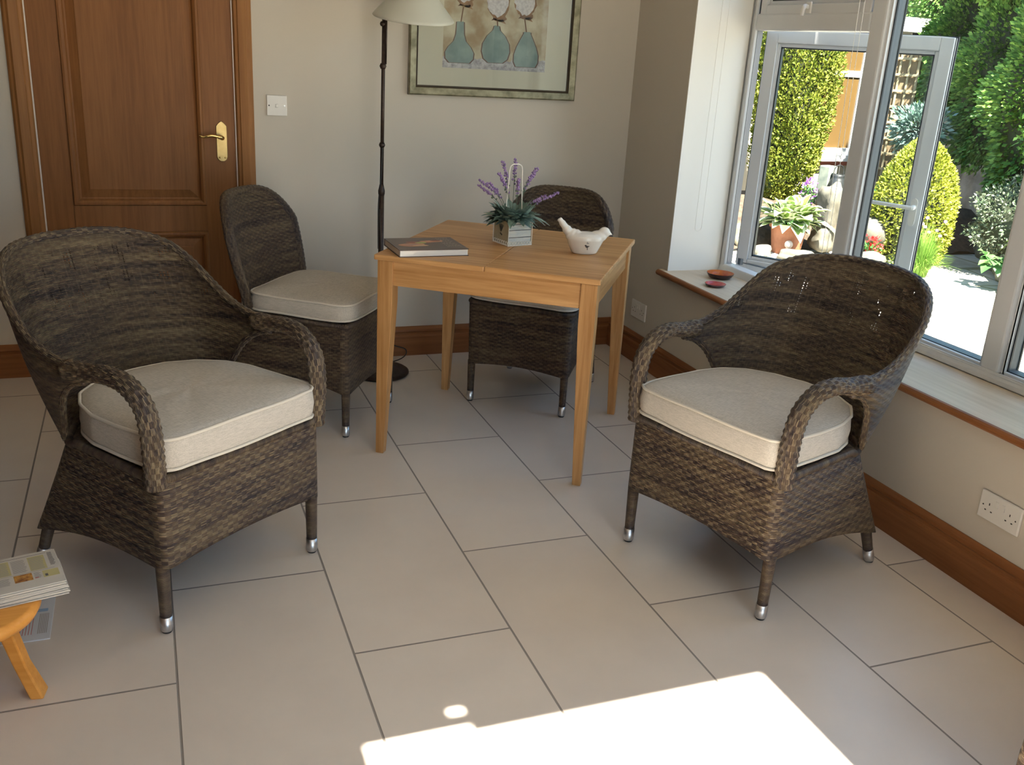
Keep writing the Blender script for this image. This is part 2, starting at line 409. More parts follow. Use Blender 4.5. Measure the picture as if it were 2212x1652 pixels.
# stiles and rails around two panels
px0, px1 = -2.617, -2.071
mb.bx(-2.730, px0, YD, YD + .04, .005, 1.995); mb.bx(px1, -1.938, YD, YD + .04, .005, 1.995)
mb.bx(px0, px1, YD, YD + .04, .005, .20); mb.bx(px0, px1, YD, YD + .04, .635, .752); mb.bx(px0, px1, YD, YD + .04, 1.88, 1.995)
mb.build('door_leaf', DOORW[2], door, bevel=.002)
def panel(z0, z1):
    mb = MB(); x0, x1 = px0, px1
    def ring(i, y): return [(x0 + i, y, z0 + i), (x1 - i, y, z0 + i), (x1 - i, y, z1 - i), (x0 + i, y, z1 - i)]
    rings = [ring(0, YD), ring(.004, YD - .007), ring(.012, YD - .008), ring(.022, YD - .002), ring(.028, YD + .010), ring(.034, YD + .012), ring(.066, YD + .003), ring(.070, YD + .001)]
    for a, c in zip(rings, rings[1:]):
        for k in range(4): mb.poly([a[k], a[(k + 1) % 4], c[(k + 1) % 4], c[k]])
    mb.poly(rings[-1]); return mb.build('door_panel', DOORW[2], door)
panel(.752, 1.88); panel(.20, .635)
# thin pale strip along either edge of the leaf
MB().bx(-2.7345, -2.7300, .004, .02, 0, 2.0).bx(-1.938, -1.9335, .004, .02, 0, 2.0).build('door_edge_strip', STRIP, door)
# brass plate and lever
pl_ = []
cxp, zb, zt, hw = -1.9965, .948, 1.122, .0225
poly = [(-hw, .02), (-hw, .152), (-.012, .165), (0, .174), (.012, .165), (hw, .152), (hw, .02), (.018, .008), (.008, 0), (-.008, 0), (-.018, .008)]
hd = MB().prism([(a, c) for a, c in poly], (cxp, YD - .006, zb), (1, 0, 0), (0, 0, 1), (0, 1, 0), .006).build('handle_plate', BRASSD, door, bevel=.0015)
lv = catmull([(cxp, YD - .006, 1.052), (cxp, YD - .035, 1.052), (cxp - .012, YD - .048, 1.057), (cxp - .045, YD - .050, 1.063), (cxp - .078, YD - .048, 1.056), (cxp - .098, YD - .046, 1.062)], 8)
MB().tube(lv, [.010] * 8 + [.009] * 10 + [.007] * 12 + [.0055] * 8 + [.003] * 3, 12).build('door_handle', BRASS, door, smooth=True)
MB().lathe([(0, -.003), (.0035, -.002), (.004, 0)], (cxp - .012, YD - .006, .965), 10, 0, (1, 0, 0), (0, 0, 1), (0, 1, 0)).lathe([(0, -.003), (.0035, -.002), (.004, 0)], (cxp + .012, YD - .006, .965), 10, 0, (1, 0, 0), (0, 0, 1), (0, 1, 0)).build('plate_screw', BRASS, door, smooth=True)
# architrave
prof = [(0, 0), (.006, .010), (.016, .012), (.020, .018), (.052, .022), (.060, .017), (.068, .016), (.076, .010), (.078, 0)]
mb = MB()
mb.prism(prof, (DX0 - .000, 0, 0), (-1, 0, 0), (0, -1, 0), (0, 0, 1), DZ + .075)
mb.prism(prof, (DX1 + .000, 0, 0), (1, 0, 0), (0, -1, 0), (0, 0, 1), DZ + .075)
mb.prism(prof, (DX0, 0, DZ), (0, 0, 1), (0, -1, 0), (1, 0, 0), DX1 - DX0)
mb.build('door_frame', wood('architrave_oak', (.25, .108, .034), (.34, .155, .052), 2, .5), door)
struct(MB().bx(DX0, DX1, .06, .14, 0, DZ).build('wall_behind_door', WALL)).parent = door

# ------------------------------------------------------------------ windows
win = bpy.data.objects.new('window_1', None); COL.objects.link(win); struct(win)
win['category'] = 'window'; win['label'] = 'white plastic framed window in the right wall with one open casement'
def member(mb, y0, y1, z0, z1, x0=WX, x1=WX + .065): mb.bx(x0, x1, y0, y1, z0, z1)
mull = [(-1.420, -1.338), (-2.252, -2.177), (-3.12, -3.045)]
mb = MB()
member(mb, -.585, -.545, WZ0, WZ1, WX, WX + .042)
for a, c in mull: member(mb, a, c, WZ0 + .037, WZ1 - .04)
member(mb, -3.12, -.545, WZ0, WZ0 + .037); member(mb, -3.12, -.545, WZ1 - .04, WZ1)
member(mb, -1.338, -.585, 1.633, 1.705)
mb.build('window_frame', UPVC, win, bevel=.008)
MB().bx(WX + .014, WX + .042, -.5875, -.5845, .568, 1.633).build('jamb_channel', plain('grey_channel', (.30, .30, .31), .4), win)
def glazed(y0, y1, z0, z1, x=WX + .03):
    """fixed pane: white bead, black gasket, grey spacer, glass"""
    mb = MB(); g = .012
    mb.bx(WX + .014, x, y0, y0 + g, z0, z1).bx(WX + .014, x, y1 - g, y1, z0, z1).bx(WX + .014, x, y0 + g, y1 - g, z0, z0 + g).bx(WX + .014, x, y0 + g, y1 - g, z1 - g, z1)
    mb.build('glazing_bead', UPVC, win, bevel=.003)
    mb = MB(); a, c, p, q, g2 = y0 + g, y1 - g, z0 + g, z1 - g, .010
    for k, (xa, xb) in enumerate(((x - .001, x + .005), (x + .005, x + .040), (x + .040, x + .046))):
        h = g2 + (.003 if k != 1 else 0)
        mb.bx(xa, xb, y0, a + h - g + .004, z0, z1, 1 if k == 1 else 0).bx(xa, xb, c - h + g - .004, y1, z0, z1, 1 if k == 1 else 0)
        mb.bx(xa, xb, a, c, z0, p + .002, 1 if k == 1 else 0).bx(xa, xb, a, c, q - .002, z1, 1 if k == 1 else 0)
    mb.build('gasket', [DARKLINE, SPACER], win)
    MB().bx(x + .010, x + .012, y0 + .005, y1 - .005, z0 + .005, z1 - .005).build('pane', GLASS, win)
glazed(-2.177, -1.420, WZ0 + .037, WZ1 - .04); glazed(-3.045, -2.252, WZ0 + .037, WZ1 - .04)
# top hung vent, closed
def sash_mesh(W_, H_, fw=.054, th=.055):
    """local frame: x along the sash, y outward, z up; origin inner bottom hinge corner"""
    fr_ = MB(); fr_.bx(0, fw, 0, th, 0, H_).bx(W_ - fw, W_, 0, th, 0, H_).bx(fw, W_ - fw, 0, th, 0, fw).bx(fw, W_ - fw, 0, th, H_ - fw, H_)
    bd = MB(); g = .016; a, c = fw, W_ - fw; p, q = fw, H_ - fw
    bd.bx(a, a + g, .012, th - .02, p, q).bx(c - g, c, .012, th - .02, p, q).bx(a + g, c - g, .012, th - .02, p, p + g).bx(a + g, c - g, .012, th - .02, q - g, q)
    gk = MB(); e = .005; a2, c2, p2, q2 = a + g, c - g, p + g, q - g
    gk.bx(a2, a2 + e, .016, th - .012, p2, q2).bx(c2 - e, c2, .016, th - .012, p2, q2).bx(a2, c2, .016, th - .012, p2, p2 + e).bx(a2, c2, .016, th - .012, q2 - e, q2)
    pn = MB().bx(a2, c2, .026, .028, p2, q2)
    return fr_, bd, gk, pn
vent = bpy.data.objects.new('vent_sash', None); COL.objects.link(vent); vent.parent = win
vent.location = (WX + .004, -.600, 1.695); vent.rotation_euler = (0, 0, R(-90)); 
f_, b_, g_, p_ = sash_mesh(.725, .385, .045, .05)
f_.build('sash_frame', UPVC, vent, bevel=.004); b_.build('glazing_bead', UPVC, vent, bevel=.003); g_.build('gasket', DARKLINE, vent); p_.build('pane', GLASS, vent)
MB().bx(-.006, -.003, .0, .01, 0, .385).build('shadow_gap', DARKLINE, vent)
# cockspur handle of the vent
mb = MB().tube(catmull([(.35, 0, .030), (.35, -.022, .034), (.355, -.034, .022), (.353, -.036, -.004)], 6), [.008] * 6 + [.009] * 6 + [.008] * 7, 10)
mb.box((.35, -.004, .03), (.03, .008, .045)); mb.build('vent_handle', PLASTIC, vent, smooth=False, bevel=.002)
# open casement
casement = bpy.data.objects.new('casement_sash', None); COL.objects.link(casement); casement.parent = win
ang = 35.0
casement.location = (.354, -.579, .541); casement.rotation_euler = (0, 0, R(-90 + ang))
f_, b_, g_, p_ = sash_mesh(.80, 1.10)
f_.build('sash_frame', UPVC, casement, bevel=.004); b_.build('glazing_bead', UPVC, casement, bevel=.003); g_.build('gasket', DARKLINE, casement); p_.build('pane', GLASS, casement)
mb = MB(); mb.bx(.800, .803, .012, .020, 0, 1.10).bx(.800, .806, .046, .056, -.004, 1.106).bx(0, .8, .046, .056, 1.10, 1.106).bx(0, .8, .046, .056, -.006, 0).bx(0, .8, .01, .02, -.004, 0)
mb.build('edge_seal', DARKLINE, casement)
mb = MB().prism([(-.014, .0), (-.014, .09), (-.009, .103), (0, .108), (.009, .103), (.014, .09), (.014, 0), (.009, -.010), (0, -.014), (-.009, -.010)], (.768, -.008, .335), (1, 0, 0), (0, 0, 1), (0, 1, 0), .008)
mb.tube(catmull([(.768, -.008, .405), (.768, -.038, .405), (.755, -.044, .405), (.70, -.046, .407), (.60, -.046, .410)], 6), [.011] * 8 + [.009] * 8 + [.0085] * 9, 12)
mb.build('window_handle', PLASTIC, casement, bevel=.001)
MB().bx(.36, .40, -.60, -.578, .566, .572).box((.40, -.66, .575), (.016, .20, .004), R(20)).box((.375, -.595, .58), (.03, .03, .03)).build('friction_stay', SPACER, win)
MB().bx(.35, .3515, -.586, -.584, .57, 1.63).bx(.30, .3515, -.586, -.584, .57, .572).build('rebate_seal', DARKLINE, win)
# outside sill and brick reveal strip
struct(MB().bx(.35, .42, -3.2, -.45, .44, .50).build('trim_2', UPVC))
struct(MB().bx(.35, .37, -3.45, -.0, -.15, .44).build('trim_3', plain('render_outside', (.6, .55, .45), .9)))

struct(MB().bx(.36, 1.7, -5.0, -3.5, GZ_, 6.6).build('wall_added_shade', plain('shade_wall_render', (.55, .52, .46), .9)))  # unseen house wing, added to shade the open casement

# blind cords
def cord(label, pts, gap, dx):
    t_ = thing('blind_cord', label, 'cord', (0, 0, 0))
    for sgn in (-1, 1):
        MB().tube([(p[0] + sgn * gap * dx[0], p[1] + sgn * gap * dx[1], p[2]) for p in pts], .0011, 6).build('strand', WIRE, t_)
        mb = MB(); z = pts[-1][2] + .01
        while z < pts[0][2]:
            f = (z - pts[-1][2]) / (pts[0][2] - pts[-1][2]); c = Vector(pts[-1]).lerp(Vector(pts[0]), f)
            mb.lathe([(0, -.0018), (.0018, 0), (0, .0018)], (c.x + sgn * gap * dx[0], c.y + sgn * gap * dx[1], z), 5); z += .009
        mb.build('bead_chain', WIRE, t_)
    c = Vector(pts[-1]); mb = MB()
    mb.tube([(c.x + gap * math.cos(a) * dx[0], c.y + gap * math.cos(a) * dx[1], c.z - gap * math.sin(a)) for a in [PI * i / 10 for i in range(11)]], .0013, 6).build('loop_end', WIRE, t_)
cord('beaded blind cord loop hanging against the bright window reveal', [(.125, -.575, 2.1), (.122, -.575, .745)], .018, (1, 0))
cord('beaded blind cord hanging in front of the middle window mullion', [(.20, -1.37, 2.1), (.20, -1.405, .60)], .014, (0, 1))

# ------------------------------------------------------------------ electrical plates
def plate(name, label, origin, ax, n, w_, h_, kind, group=None):
    t_ = thing(name, label, 'socket' if kind != 'switch' else 'switch', origin)
    ax = Vector(ax); n = Vector(n); up = Vector((0, 0, 1))
    poly = [(-w_ / 2, -h_ / 2), (w_ / 2, -h_ / 2), (w_ / 2, h_ / 2), (-w_ / 2, h_ / 2)]
    MB().prism(poly, (0, 0, 0), ax, up, n, .009).build('face_plate', PLASTIC, t_, bevel=.003)
    def sub(nm, cx_, cz_, w2, h2, dp, mat, bev=0):
        p = ax * cx_ + up * cz_; MB().prism([(-w2 / 2, -h2 / 2), (w2 / 2, -h2 / 2), (w2 / 2, h2 / 2), (-w2 / 2, h2 / 2)], p + n * .0085, ax, up, n, dp).build(nm, mat, t_, bevel=bev)
    if kind == 'switch':
        sub('rocker', 0, 0, .010, .014, .0025, PLASTIC, .001)
        for s_ in (-1, 1): MB().lathe([(0, .0100), (.003, .0098), (.0032, .009)], ax * s_ * .034, 10, 0, ax, up, n).build('screw', SILVER if s_ > 0 else SLOT, t_)
    else:
        for s_ in (-1, 1):
            cx_ = s_ * .038
            sub('rocker', s_ * .012, .018, .011, .020, .003, PLASTIC, .001)
            sub('pin_hole', cx_ + (.0 if s_ < 0 else 0), .008, .0035, .0075, .0008, SLOT)
            for q in (-.011, .011): sub('pin_hole', cx_ + q, -.013, .0060, .0038, .0008, SLOT)
        for s_ in (-1, 1): MB().lathe([(0, .0100), (.0022, .0098), (.0025, .009)], ax * s_ * .060, 10, 0, ax, up, n).build('screw', SLOT, t_)
plate('light_switch', 'white single light switch on the wall right of the door', (-1.7565, -.0005, 1.1965), (1, 0, 0), (0, -1, 0), .088, .088, 'switch')
plate('wall_socket', 'white double socket low on the right wall beside the right armchair', (-.0005, -2.625, .277), (0, -1, 0), (-1, 0, 0), .150, .088, 'socket')
plate('wall_socket', 'white double socket low in the corner behind the table leg', (-.0005, -.312, .270), (0, -1, 0), (-1, 0, 0), .148, .088, 'socket')

# ------------------------------------------------------------------ wicker chairs
def strip_surface(mb, A, B, nv, thick, uoff=0, bulge=0.0):
    """double sided shell between polyline A (top) and B (bottom) with equal counts"""
    nu = len(A); mid = [(a + b_) / 2 for a, b_ in zip(A, B)]
    L = [0]
    for i in range(1, nu): L.append(L[-1] + (mid[i] - mid[i - 1]).length)
    def pt(i, f):
        a, b_ = A[i], B[i]; return b_.lerp(a, f)
    nor = []
    for i in range(nu):
        tg = (mid[min(i + 1, nu - 1)] - mid[max(i - 1, 0)]); up_ = A[i] - B[i]
        nor.append(tg.cross(up_).normalized())
    def UVf(i, j):
        i = min(i, nu - 1); z = pt(i, min(j, nv) / nv).z
        return (L[i] + uoff, z)
    rows = {}
    for side in (-1, 1):
        rows[side] = [[pt(i, j / nv) + nor[i] * (side * thick / 2 + bulge * math.sin(PI * j / nv)) for j in range(nv + 1)] for i in range(nu)]
        mb.grid(rows[side], UVf, flip=(side > 0))
    for j in (0, nv):
        mb.grid([[rows[-1][i][j], rows[1][i][j]] for i in range(nu)], lambda a, c: (L[min(a, nu - 1)], c * thick))
    for i in (0, nu - 1):
        mb.grid([[rows[-1][i][j], rows[1][i][j]] for j in range(nv + 1)], lambda a, c: (c * thick, a * .01))

def mirror(pts): return [(-p[0], p[1], p[2]) for p in pts[:0:-1]] + list(pts)

def loop_body(plan_top, plan_bot, ztop, zbot, nz=14, thick=.012):
    """woven skirt round a chair: plans are closed polylines (same count); zbot is a function of index"""
    mb = MB(); k = len(plan_top)
    L = [0]
    for i in range(1, k + 1): L.append(L[-1] + (Vector(plan_top[i % k]) - Vector(plan_top[i - 1])).length)
    def P(i, j, off):
        a, b_ = Vector(plan_top[i]), Vector(plan_bot[i]); f = j / nz
        zb_, zt_ = zbot(i), ztop(i)
        p = b_.lerp(a, f); c = Vector((0, -.05)); q = p + (c - p).normalized() * off
        return Vector((q.x, q.y, zb_ + (zt_ - zb_) * f))
    rows_o = [[P(i, j, 0) for j in range(nz + 1)] for i in range(k)]; rows_i = [[P(i, j, thick) for j in range(nz + 1)] for i in range(k)]
    UVf = lambda i, j: (L[min(i, k)], rows_o[i % k][min(j, nz)].z)
    mb.grid(rows_o, UVf, cu=True); mb.grid(rows_i, UVf, cu=True, flip=True)
    mb.grid([[rows_o[i][0], rows_i[i][0]] for i in range(k)], None, cu=True)
    # woven seat deck closing the top
    b0 = len(mb.v); mb.v.extend(tuple(rows_o[i][nz]) for i in range(k)); mb.quad(range(b0, b0 + k), [(rows_o[i][nz].x, rows_o[i][nz].y) for i in range(k)])
    return mb
def rounded_plan(corners, r, nper=26, nc=5):
    """closed polyline through corners with rounded radius r; points per side spread evenly. corners 2D"""
    out = []; k = len(corners)
    for i in range(k):
        p0, p1, p2 = Vector(corners[i - 1]), Vector(corners[i]), Vector(corners[(i + 1) % k])
        a = p1 + (p0 - p1).normalized() * r; c = p1 + (p2 - p1).normalized() * r
        for j in range(nc + 1):
            f = j / nc; out.append(a.lerp(p1, f).lerp(p1.lerp(c, f), f))
        a2 = p2 + (p1 - p2).normalized() * r
        for j in range(1, nper): out.append(c.lerp(a2, j / nper))
    return out
def leg(parent, x, y, ztop, lean=(0, 0), r0=.0155, r1=.0185):
    """tapered round leg wrapped in rattan with aluminium foot cap"""
    top = Vector((x - lean[0], y - lean[1], ztop)); foot = Vector((x, y, 0)); d = (top - foot)
    def at(z): return foot + d * (z / ztop)
    path = [at(.045 + (ztop - .045) * i / 10) for i in range(11)]
    lg = MB().tube(path, [r0 + (r1 - r0) * i / 10 for i in range(11)], 16).build('leg', WRAP, parent, smooth=True)
    MB().tube([at(z) for z in (.004, .006, .012, .048)], [r0 * .75, r0 * .98, r0 * 1.1, r0 * 1.12], 18).build('foot_cap', SILVER, lg, smooth=True)
    MB().tube([at(z) for z in (0, .0055)], [r0 * .8, r0 * .95], 14).build('foot_pad', RUBBER, lg)
    return lg
def cushion(parent, outline, z0, z1, crown=.018, name='seat_cushion', squash=None):
    """box cushion: closed 2D outline"""
    P = resample([Vector((p[0], p[1], 0)) for p in outline], 96, True); c = sum(P, Vector()) / len(P)
    rows = []
    def ring(scale, z, wob=0):
        return [Vector((c.x + (p.x - c.x) * scale, c.y + (p.y - c.y) * scale, z + (math.sin(i * .39 + wob) * .0012))) for i, p in enumerate(P)]
    h = z1 - z0
    seq = [(.02, z0 - .002), (.5, z0 - .001), (.9, z0), (.965, z0 + .002), (.988, z0 + .006), (1.0, z0 + h * .18), (1.012, z0 + h * .5), (1.0, z0 + h * .82), (.988, z1 - .005), (.965, z1 + .001), (.90, z1 + crown * .35), (.75, z1 + crown * .75), (.5, z1 + crown), (.25, z1 + crown * 1.05), (.02, z1 + crown * 1.05)]
    for s_, z in seq: rows.append(ring(s_, z, z * 40))
    mb = MB().grid(rows, None, cv=True, flip=True)
    mb.poly(rows[-1]); mb.poly(rows[0][::-1])
    cu = mb.build(name, LINEN, parent, smooth=True)
    for z, s_ in ((z1 - .004, .992), (z0 + .005, .992)):
        MB().tube(ring(s_ + .004, z, z * 40), .0046, 8, closed=True).build('piping', PIPE, cu, smooth=True)
    return cu

def build_armchair():
    root = thing('wicker_armchair', 'x', 'armchair')
    fr_, rr_ = (.268, -.288), (.254, .280)
    # skirt
    top = rounded_plan([(-.283, -.315), (.283, -.315), (.262, .095), (.15, .215), (-.15, .215), (-.262, .095)], .035)
    bot = rounded_plan([(-.283, -.318), (.283, -.318), (.278, .275), (.17, .285), (-.17, .285), (-.278, .275)], .035)
    def zb(i):
        p = bot[i]
        if p.y < -.30: return .19 + .022 * math.cos(p.x / .29 * PI / 2) ** .7 if abs(p.x) < .29 else .19
        f = (p.y + .318) / .6
        return .19 + (.115 - .19) * min(f, 1) + .035 * math.sin(PI * min(max(f, 0), 1))
    loop_body(top, bot, lambda i: .445 - (.012 if top[i].y > .05 else 0), zb).build('seat_base', WICK, root, smooth=True)
    # wrapped rail round the seat
    rail = [Vector((p.x * .985, p.y * .985, .443 - (.010 if p.y > .05 else 0))) for p in top]
    MB().tube(resample(rail, 120, True), .0125, 10, closed=True).build('seat_rail', WRAP, root, smooth=True)
    # corner posts of the front
    for s_ in (-1, 1):
        leg(root, s_ * fr_[0], fr_[1], .205, (0, 0))
        leg(root, s_ * rr_[0], rr_[1] + .012, .16, (s_ * .010, .060))
    # shell
    T = [(0, .420, .915), (.06, .418, .915), (.12, .408, .911), (.18, .385, .903), (.23, .345, .889), (.272, .295, .862), (.298, .24, .82), (.311, .18, .772), (.316, .11, .728), (.316, .04, .702), (.312, -.04, .690), (.306, -.10, .690)]
    Bq = [(0, .205, .42), (.05, .203, .42), (.10, .197, .42), (.15, .183, .42), (.20, .155, .423), (.235, .125, .428), (.258, .098, .445), (.272, .075, .49), (.286, .050, .55), (.298, .015, .605), (.306, -.035, .642), (.307, -.09, .660)]
    def dens(c, n=140):
        h = catmull(c, 10); full = [Vector((-p.x, p.y, p.z)) for p in h[:0:-1]] + h
        return full
    A, B = dens(T), dens(Bq)
    # even out
    mb = MB(); nv = 22
    L = [0]
    for i in range(1, len(A)): L.append(L[-1] + (((A[i] + B[i]) / 2) - ((A[i - 1] + B[i - 1]) / 2)).length)
    strip_surface(mb, A, B, nv, .016, bulge=-.010)
    mb.build('backrest', WICKH, root, smooth=True)
    MB().tube(resample(A, 150), .0125, 10, lengthwise=True, bumps=.12).build('top_roll', ARMW, root, smooth=True)
    for s_ in (-1, 1):
        bb = [Vector((s_ * p.x, p.y, p.z)) for p in catmull(Bq[5:], 8)]
        MB().tube(resample(bb, 40), .010, 8, lengthwise=True, bumps=.12).build('edge_roll', WICK, root, smooth=True)
        arm = catmull([(s_ * .277, -.300, .425), (s_ * .281, -.303, .50), (s_ * .284, -.303, .575), (s_ * .287, -.285, .640), (s_ * .292, -.235, .683), (s_ * .299, -.165, .694), (s_ * .305, -.095, .684), (s_ * .311, -.03, .680)], 10)
        n_ = 90; arm = resample(arm, n_)
        rad = [.0255 + .003 * (1 - i / n_) + .006 * max(0, (i / n_ - .8) / .2) for i in range(n_)]
        MB().tube(arm, rad, 16, side=(1, 0, 0), ell=.86, lengthwise=True, bumps=.07).build('armrest', ARMW, root, smooth=True)
    cushion(root, [(-.258, -.312), (-.235, -.328), (-.1, -.334), (.1, -.334), (.235, -.328), (.258, -.312), (.268, -.26), (.272, -.15), (.268, -.04), (.245, .04), (.195, .115), (.12, .160), (0, .175), (-.12, .160), (-.195, .115), (-.245, .04), (-.268, -.04), (-.272, -.15), (-.268, -.26)], .462, .552, .014)
    return root

arm_ang_R = R(-72.306); arm_ang_L = R(36.634)
chR = build_armchair(); chR.location = (-.5676, -2.2150, 0); chR.rotation_euler = (0, 0, arm_ang_R)
tag(chR, 'dark woven rattan armchair with cream cushion standing in front of the window', 'armchair', 'woven armchairs')
chL = copy_tree(chR); chL.location = (-2.3070, -1.7889, 0); chL.rotation_euler = (0, 0, arm_ang_L)
tag(chL, 'dark woven rattan armchair with cream cushion standing in front of the oak door', 'armchair', 'woven armchairs')
chN = copy_tree(chR); chN.location = (-.428, -3.663, 0); chN.rotation_euler = (0, 0, R(-90))
tag(chN, 'woven rattan armchair cut off by the bottom right corner of the photo', 'armchair', 'woven armchairs')

def build_sidechair():
    root = thing('wicker_side_chair', 'x', 'chair')
    top = rounded_plan([(-.238, -.275), (.238, -.275), (.225, .20), (-.225, .20)], .03)
    bot = rounded_plan([(-.232, -.272), (.232, -.272), (.225, .245), (-.225, .245)], .03)
    def zb(i):
        p = bot[i]
        if p.y < -.262: return .175 + .020 * math.cos(p.x / .232 * PI / 2)
        f = (p.y + .27) / .5; return .175 + .045 * math.sin(PI * min(max(f, 0), 1))
    loop_body(top, bot, lambda i: .462, zb).build('seat_base', WICKS, root, smooth=True)
    MB().tube(resample([Vector((p.x * .985, p.y * .985, .459)) for p in top], 110, True), .010, 10, closed=True).build('seat_rail', WRAP, root, smooth=True)
    for s_ in (-1, 1):
        leg(root, s_ * .214, -.257, .19, r0=.0145, r1=.017); leg(root, s_ * .210, .262, .20, (s_ * .006, .045), r0=.0145, r1=.0165)
    mb = MB(); nu, nv = 60, 26; rows = {}
    def P(a, h, side):
        zt_ = .888 - .130 * abs(a) ** 5; z0_ = .455 + .035 * a * a; z = z0_ + (zt_ - z0_) * h
        q = (z - .455) / .46; Wd = .215 + .030 * math.sin(PI * min(q * .85, 1)) ; yb = .195 + .135 * q ** 1.15
        th = .016 * (1 - .35 * abs(a) ** 6)
        return Vector((a * Wd, yb - (.045 + .03 * q) * a * a + side * th, z - (.010 * abs(h) ** 8 if side else 0)))
    def UVf(i, j): a = -1 + 2 * i / nu; return (a * .24 + .5, P(a, min(j, nv) / nv, 0).z)
    for side in (-1, 1):
        rows[side] = [[P(-1 + 2 * i / nu, j / nv, side) for j in range(nv + 1)] for i in range(nu + 1)]
        mb.grid(rows[side], UVf, flip=(side < 0))
    mb.build('backrest', WICKS, root, smooth=True)
    edge = [P(-1, j / 20, 0) for j in range(20)] + [P(-1 + 2 * i / 60, 1, 0) for i in range(61)] + [P(1, 1 - j / 20, 0) for j in range(1, 21)]
    MB().tube(resample(edge, 160), .0195, 12, lengthwise=True, bumps=.06).build('edge_roll', WICKS, root, smooth=True)
    MB().tube(resample([P(-1 + 2 * i / 20, 0, 0) for i in range(21)], 30), .017, 10, lengthwise=True).build('bottom_roll', WRAP, root, smooth=True)
    o = rounded_plan([(-.243, -.285), (.243, -.285), (.232, .165), (-.232, .165)], .075, 12, 8)
    cushion(root, [(p.x, p.y) for p in o], .474, .545, .014)
    return root
chS = build_sidechair(); chS.location = (-1.7211, -.6634, 0); chS.rotation_euler = (0, 0, R(53.18))
tag(chS, 'armless woven chair with cream cushion between the door and the floor lamp', 'chair', 'woven side chairs')
chT = copy_tree(chS); chT.location = (-.6985, -.6372, 0); chT.rotation_euler = (0, 0, R(-39.93))
tag(chT, 'armless woven chair tucked under the table in the room corner', 'chair', 'woven side chairs')

# ------------------------------------------------------------------ table
tab = thing('wooden_table', 'square light oak table with tapered legs in the corner of the room', 'table', (-1.003, -1.073, 0), R(-35.5))
H = .775; S2 = .4125
for k, (y0, y1) in enumerate(((-S2, -.0006), (.0006, S2))):
    pass
for x0, x1 in ((-S2, -.0007), (.0007, S2)):
    MB().bx(x0, x1, -S2, S2, H - .020, H).build('tabletop', PINE[0], tab, bevel=.004)
for s_ in (-1, 1):
    MB().bx(-.35, .35, s_ * .392, s_ * .372, H - .112, H - .021).build('apron', PINE[0], tab, bevel=.001)
    MB().bx(s_ * .392, s_ * .372, -.35, .35, H - .112, H - .021).build('apron', PINE[1], tab, bevel=.001)
for sx in (-1, 1):
    for sy in (-1, 1):
        mb = MB(); o_ = .402
        rows = []
        for z, w_ in ((0, .031), (.60, .058), (H - .021, .058)):
            xs = sorted((sx * o_, sx * (o_ - w_))); ys = sorted((sy * o_, sy * (o_ - w_)))
            rows.append([(xs[0], ys[0], z), (xs[1], ys[0], z), (xs[1], ys[1], z), (xs[0], ys[1], z)])
        mb.grid(rows, None, cv=True); mb.poly(rows[0]); mb.poly(rows[-1])
        mb.build('leg', PINE[2], tab, bevel=.002)

# ------------------------------------------------------------------ book on the table
bk = thing('cookery_book', 'hardback book with dark pictured cover lying on the table', 'book', (-1.373, -1.123, H), R(1.5))
CV = plain('book_cover', (.085, .048, .040), .3); PG = speckle('book_pages', (.72, .70, .66), (.80, .78, .74), 300, .8, .0003, .3, stretch=(.05, .05, 1))
MB().bx(-.130, .130, -.108, .108, 0, .0025).bx(-.130, .130, -.108, .108, .0235, .026).bx(-.130, .130, .105, .108, 0, .026).build('cover', CV, bk, bevel=.0005)
MB().bx(-.127, .127, -.105, .105, .0025, .0235).build('pages', PG, bk)
def blob(mb, cx_, cy_, rx_, ry_, z, mi, n=18, wob=.12, seed=0):
    rr = random.Random(seed); ph = rr.random() * 6
    mb.poly([(cx_ + rx_ * math.cos(a) * (1 + wob * math.sin(3 * a + ph)), cy_ + ry_ * math.sin(a) * (1 + wob * math.cos(2 * a + ph)), z) for a in [2 * PI * i / n for i in range(n)]], mi)
mb = MB(); z = .0263
for q in [(-.055, -.02, .050, .030, 0), (-.02, .02, .05, .020, 1), (.035, .035, .045, .018, 0), (-.060, -.022, .028, .018, 2), (-.015, .012, .022, .014, 3), (-.03, -.035, .030, .012, 4), (.05, .042, .02, .01, 1)]:
    blob(mb, *q[:4], z, q[4], seed=int(q[0] * 1e4)); z += .0001
rr = random.Random(3)
for i in range(9):   # faint lines of small lettering down the right of the cover
    x_ = .062
    yy = .085 - i * .019
    while x_ < .112 - rr.random() * .012:
        l = .004 + rr.random() * .007; mb.poly([(x_, yy, .0266), (x_ + l, yy, .0266), (x_ + l, yy + .006, .0266), (x_, yy + .006, .0266)], 5); x_ += l + .003
mb.build('cover_picture', [plain('cover_orange', (.60, .27, .13), .35), plain('cover_red', (.30, .07, .04), .35), plain('cover_pink', (.46, .24, .19), .35), plain('cover_green', (.40, .42, .12), .35), plain('cover_tan', (.66, .42, .26), .35), plain('cover_letters', (.40, .33, .29), .4)], bk)

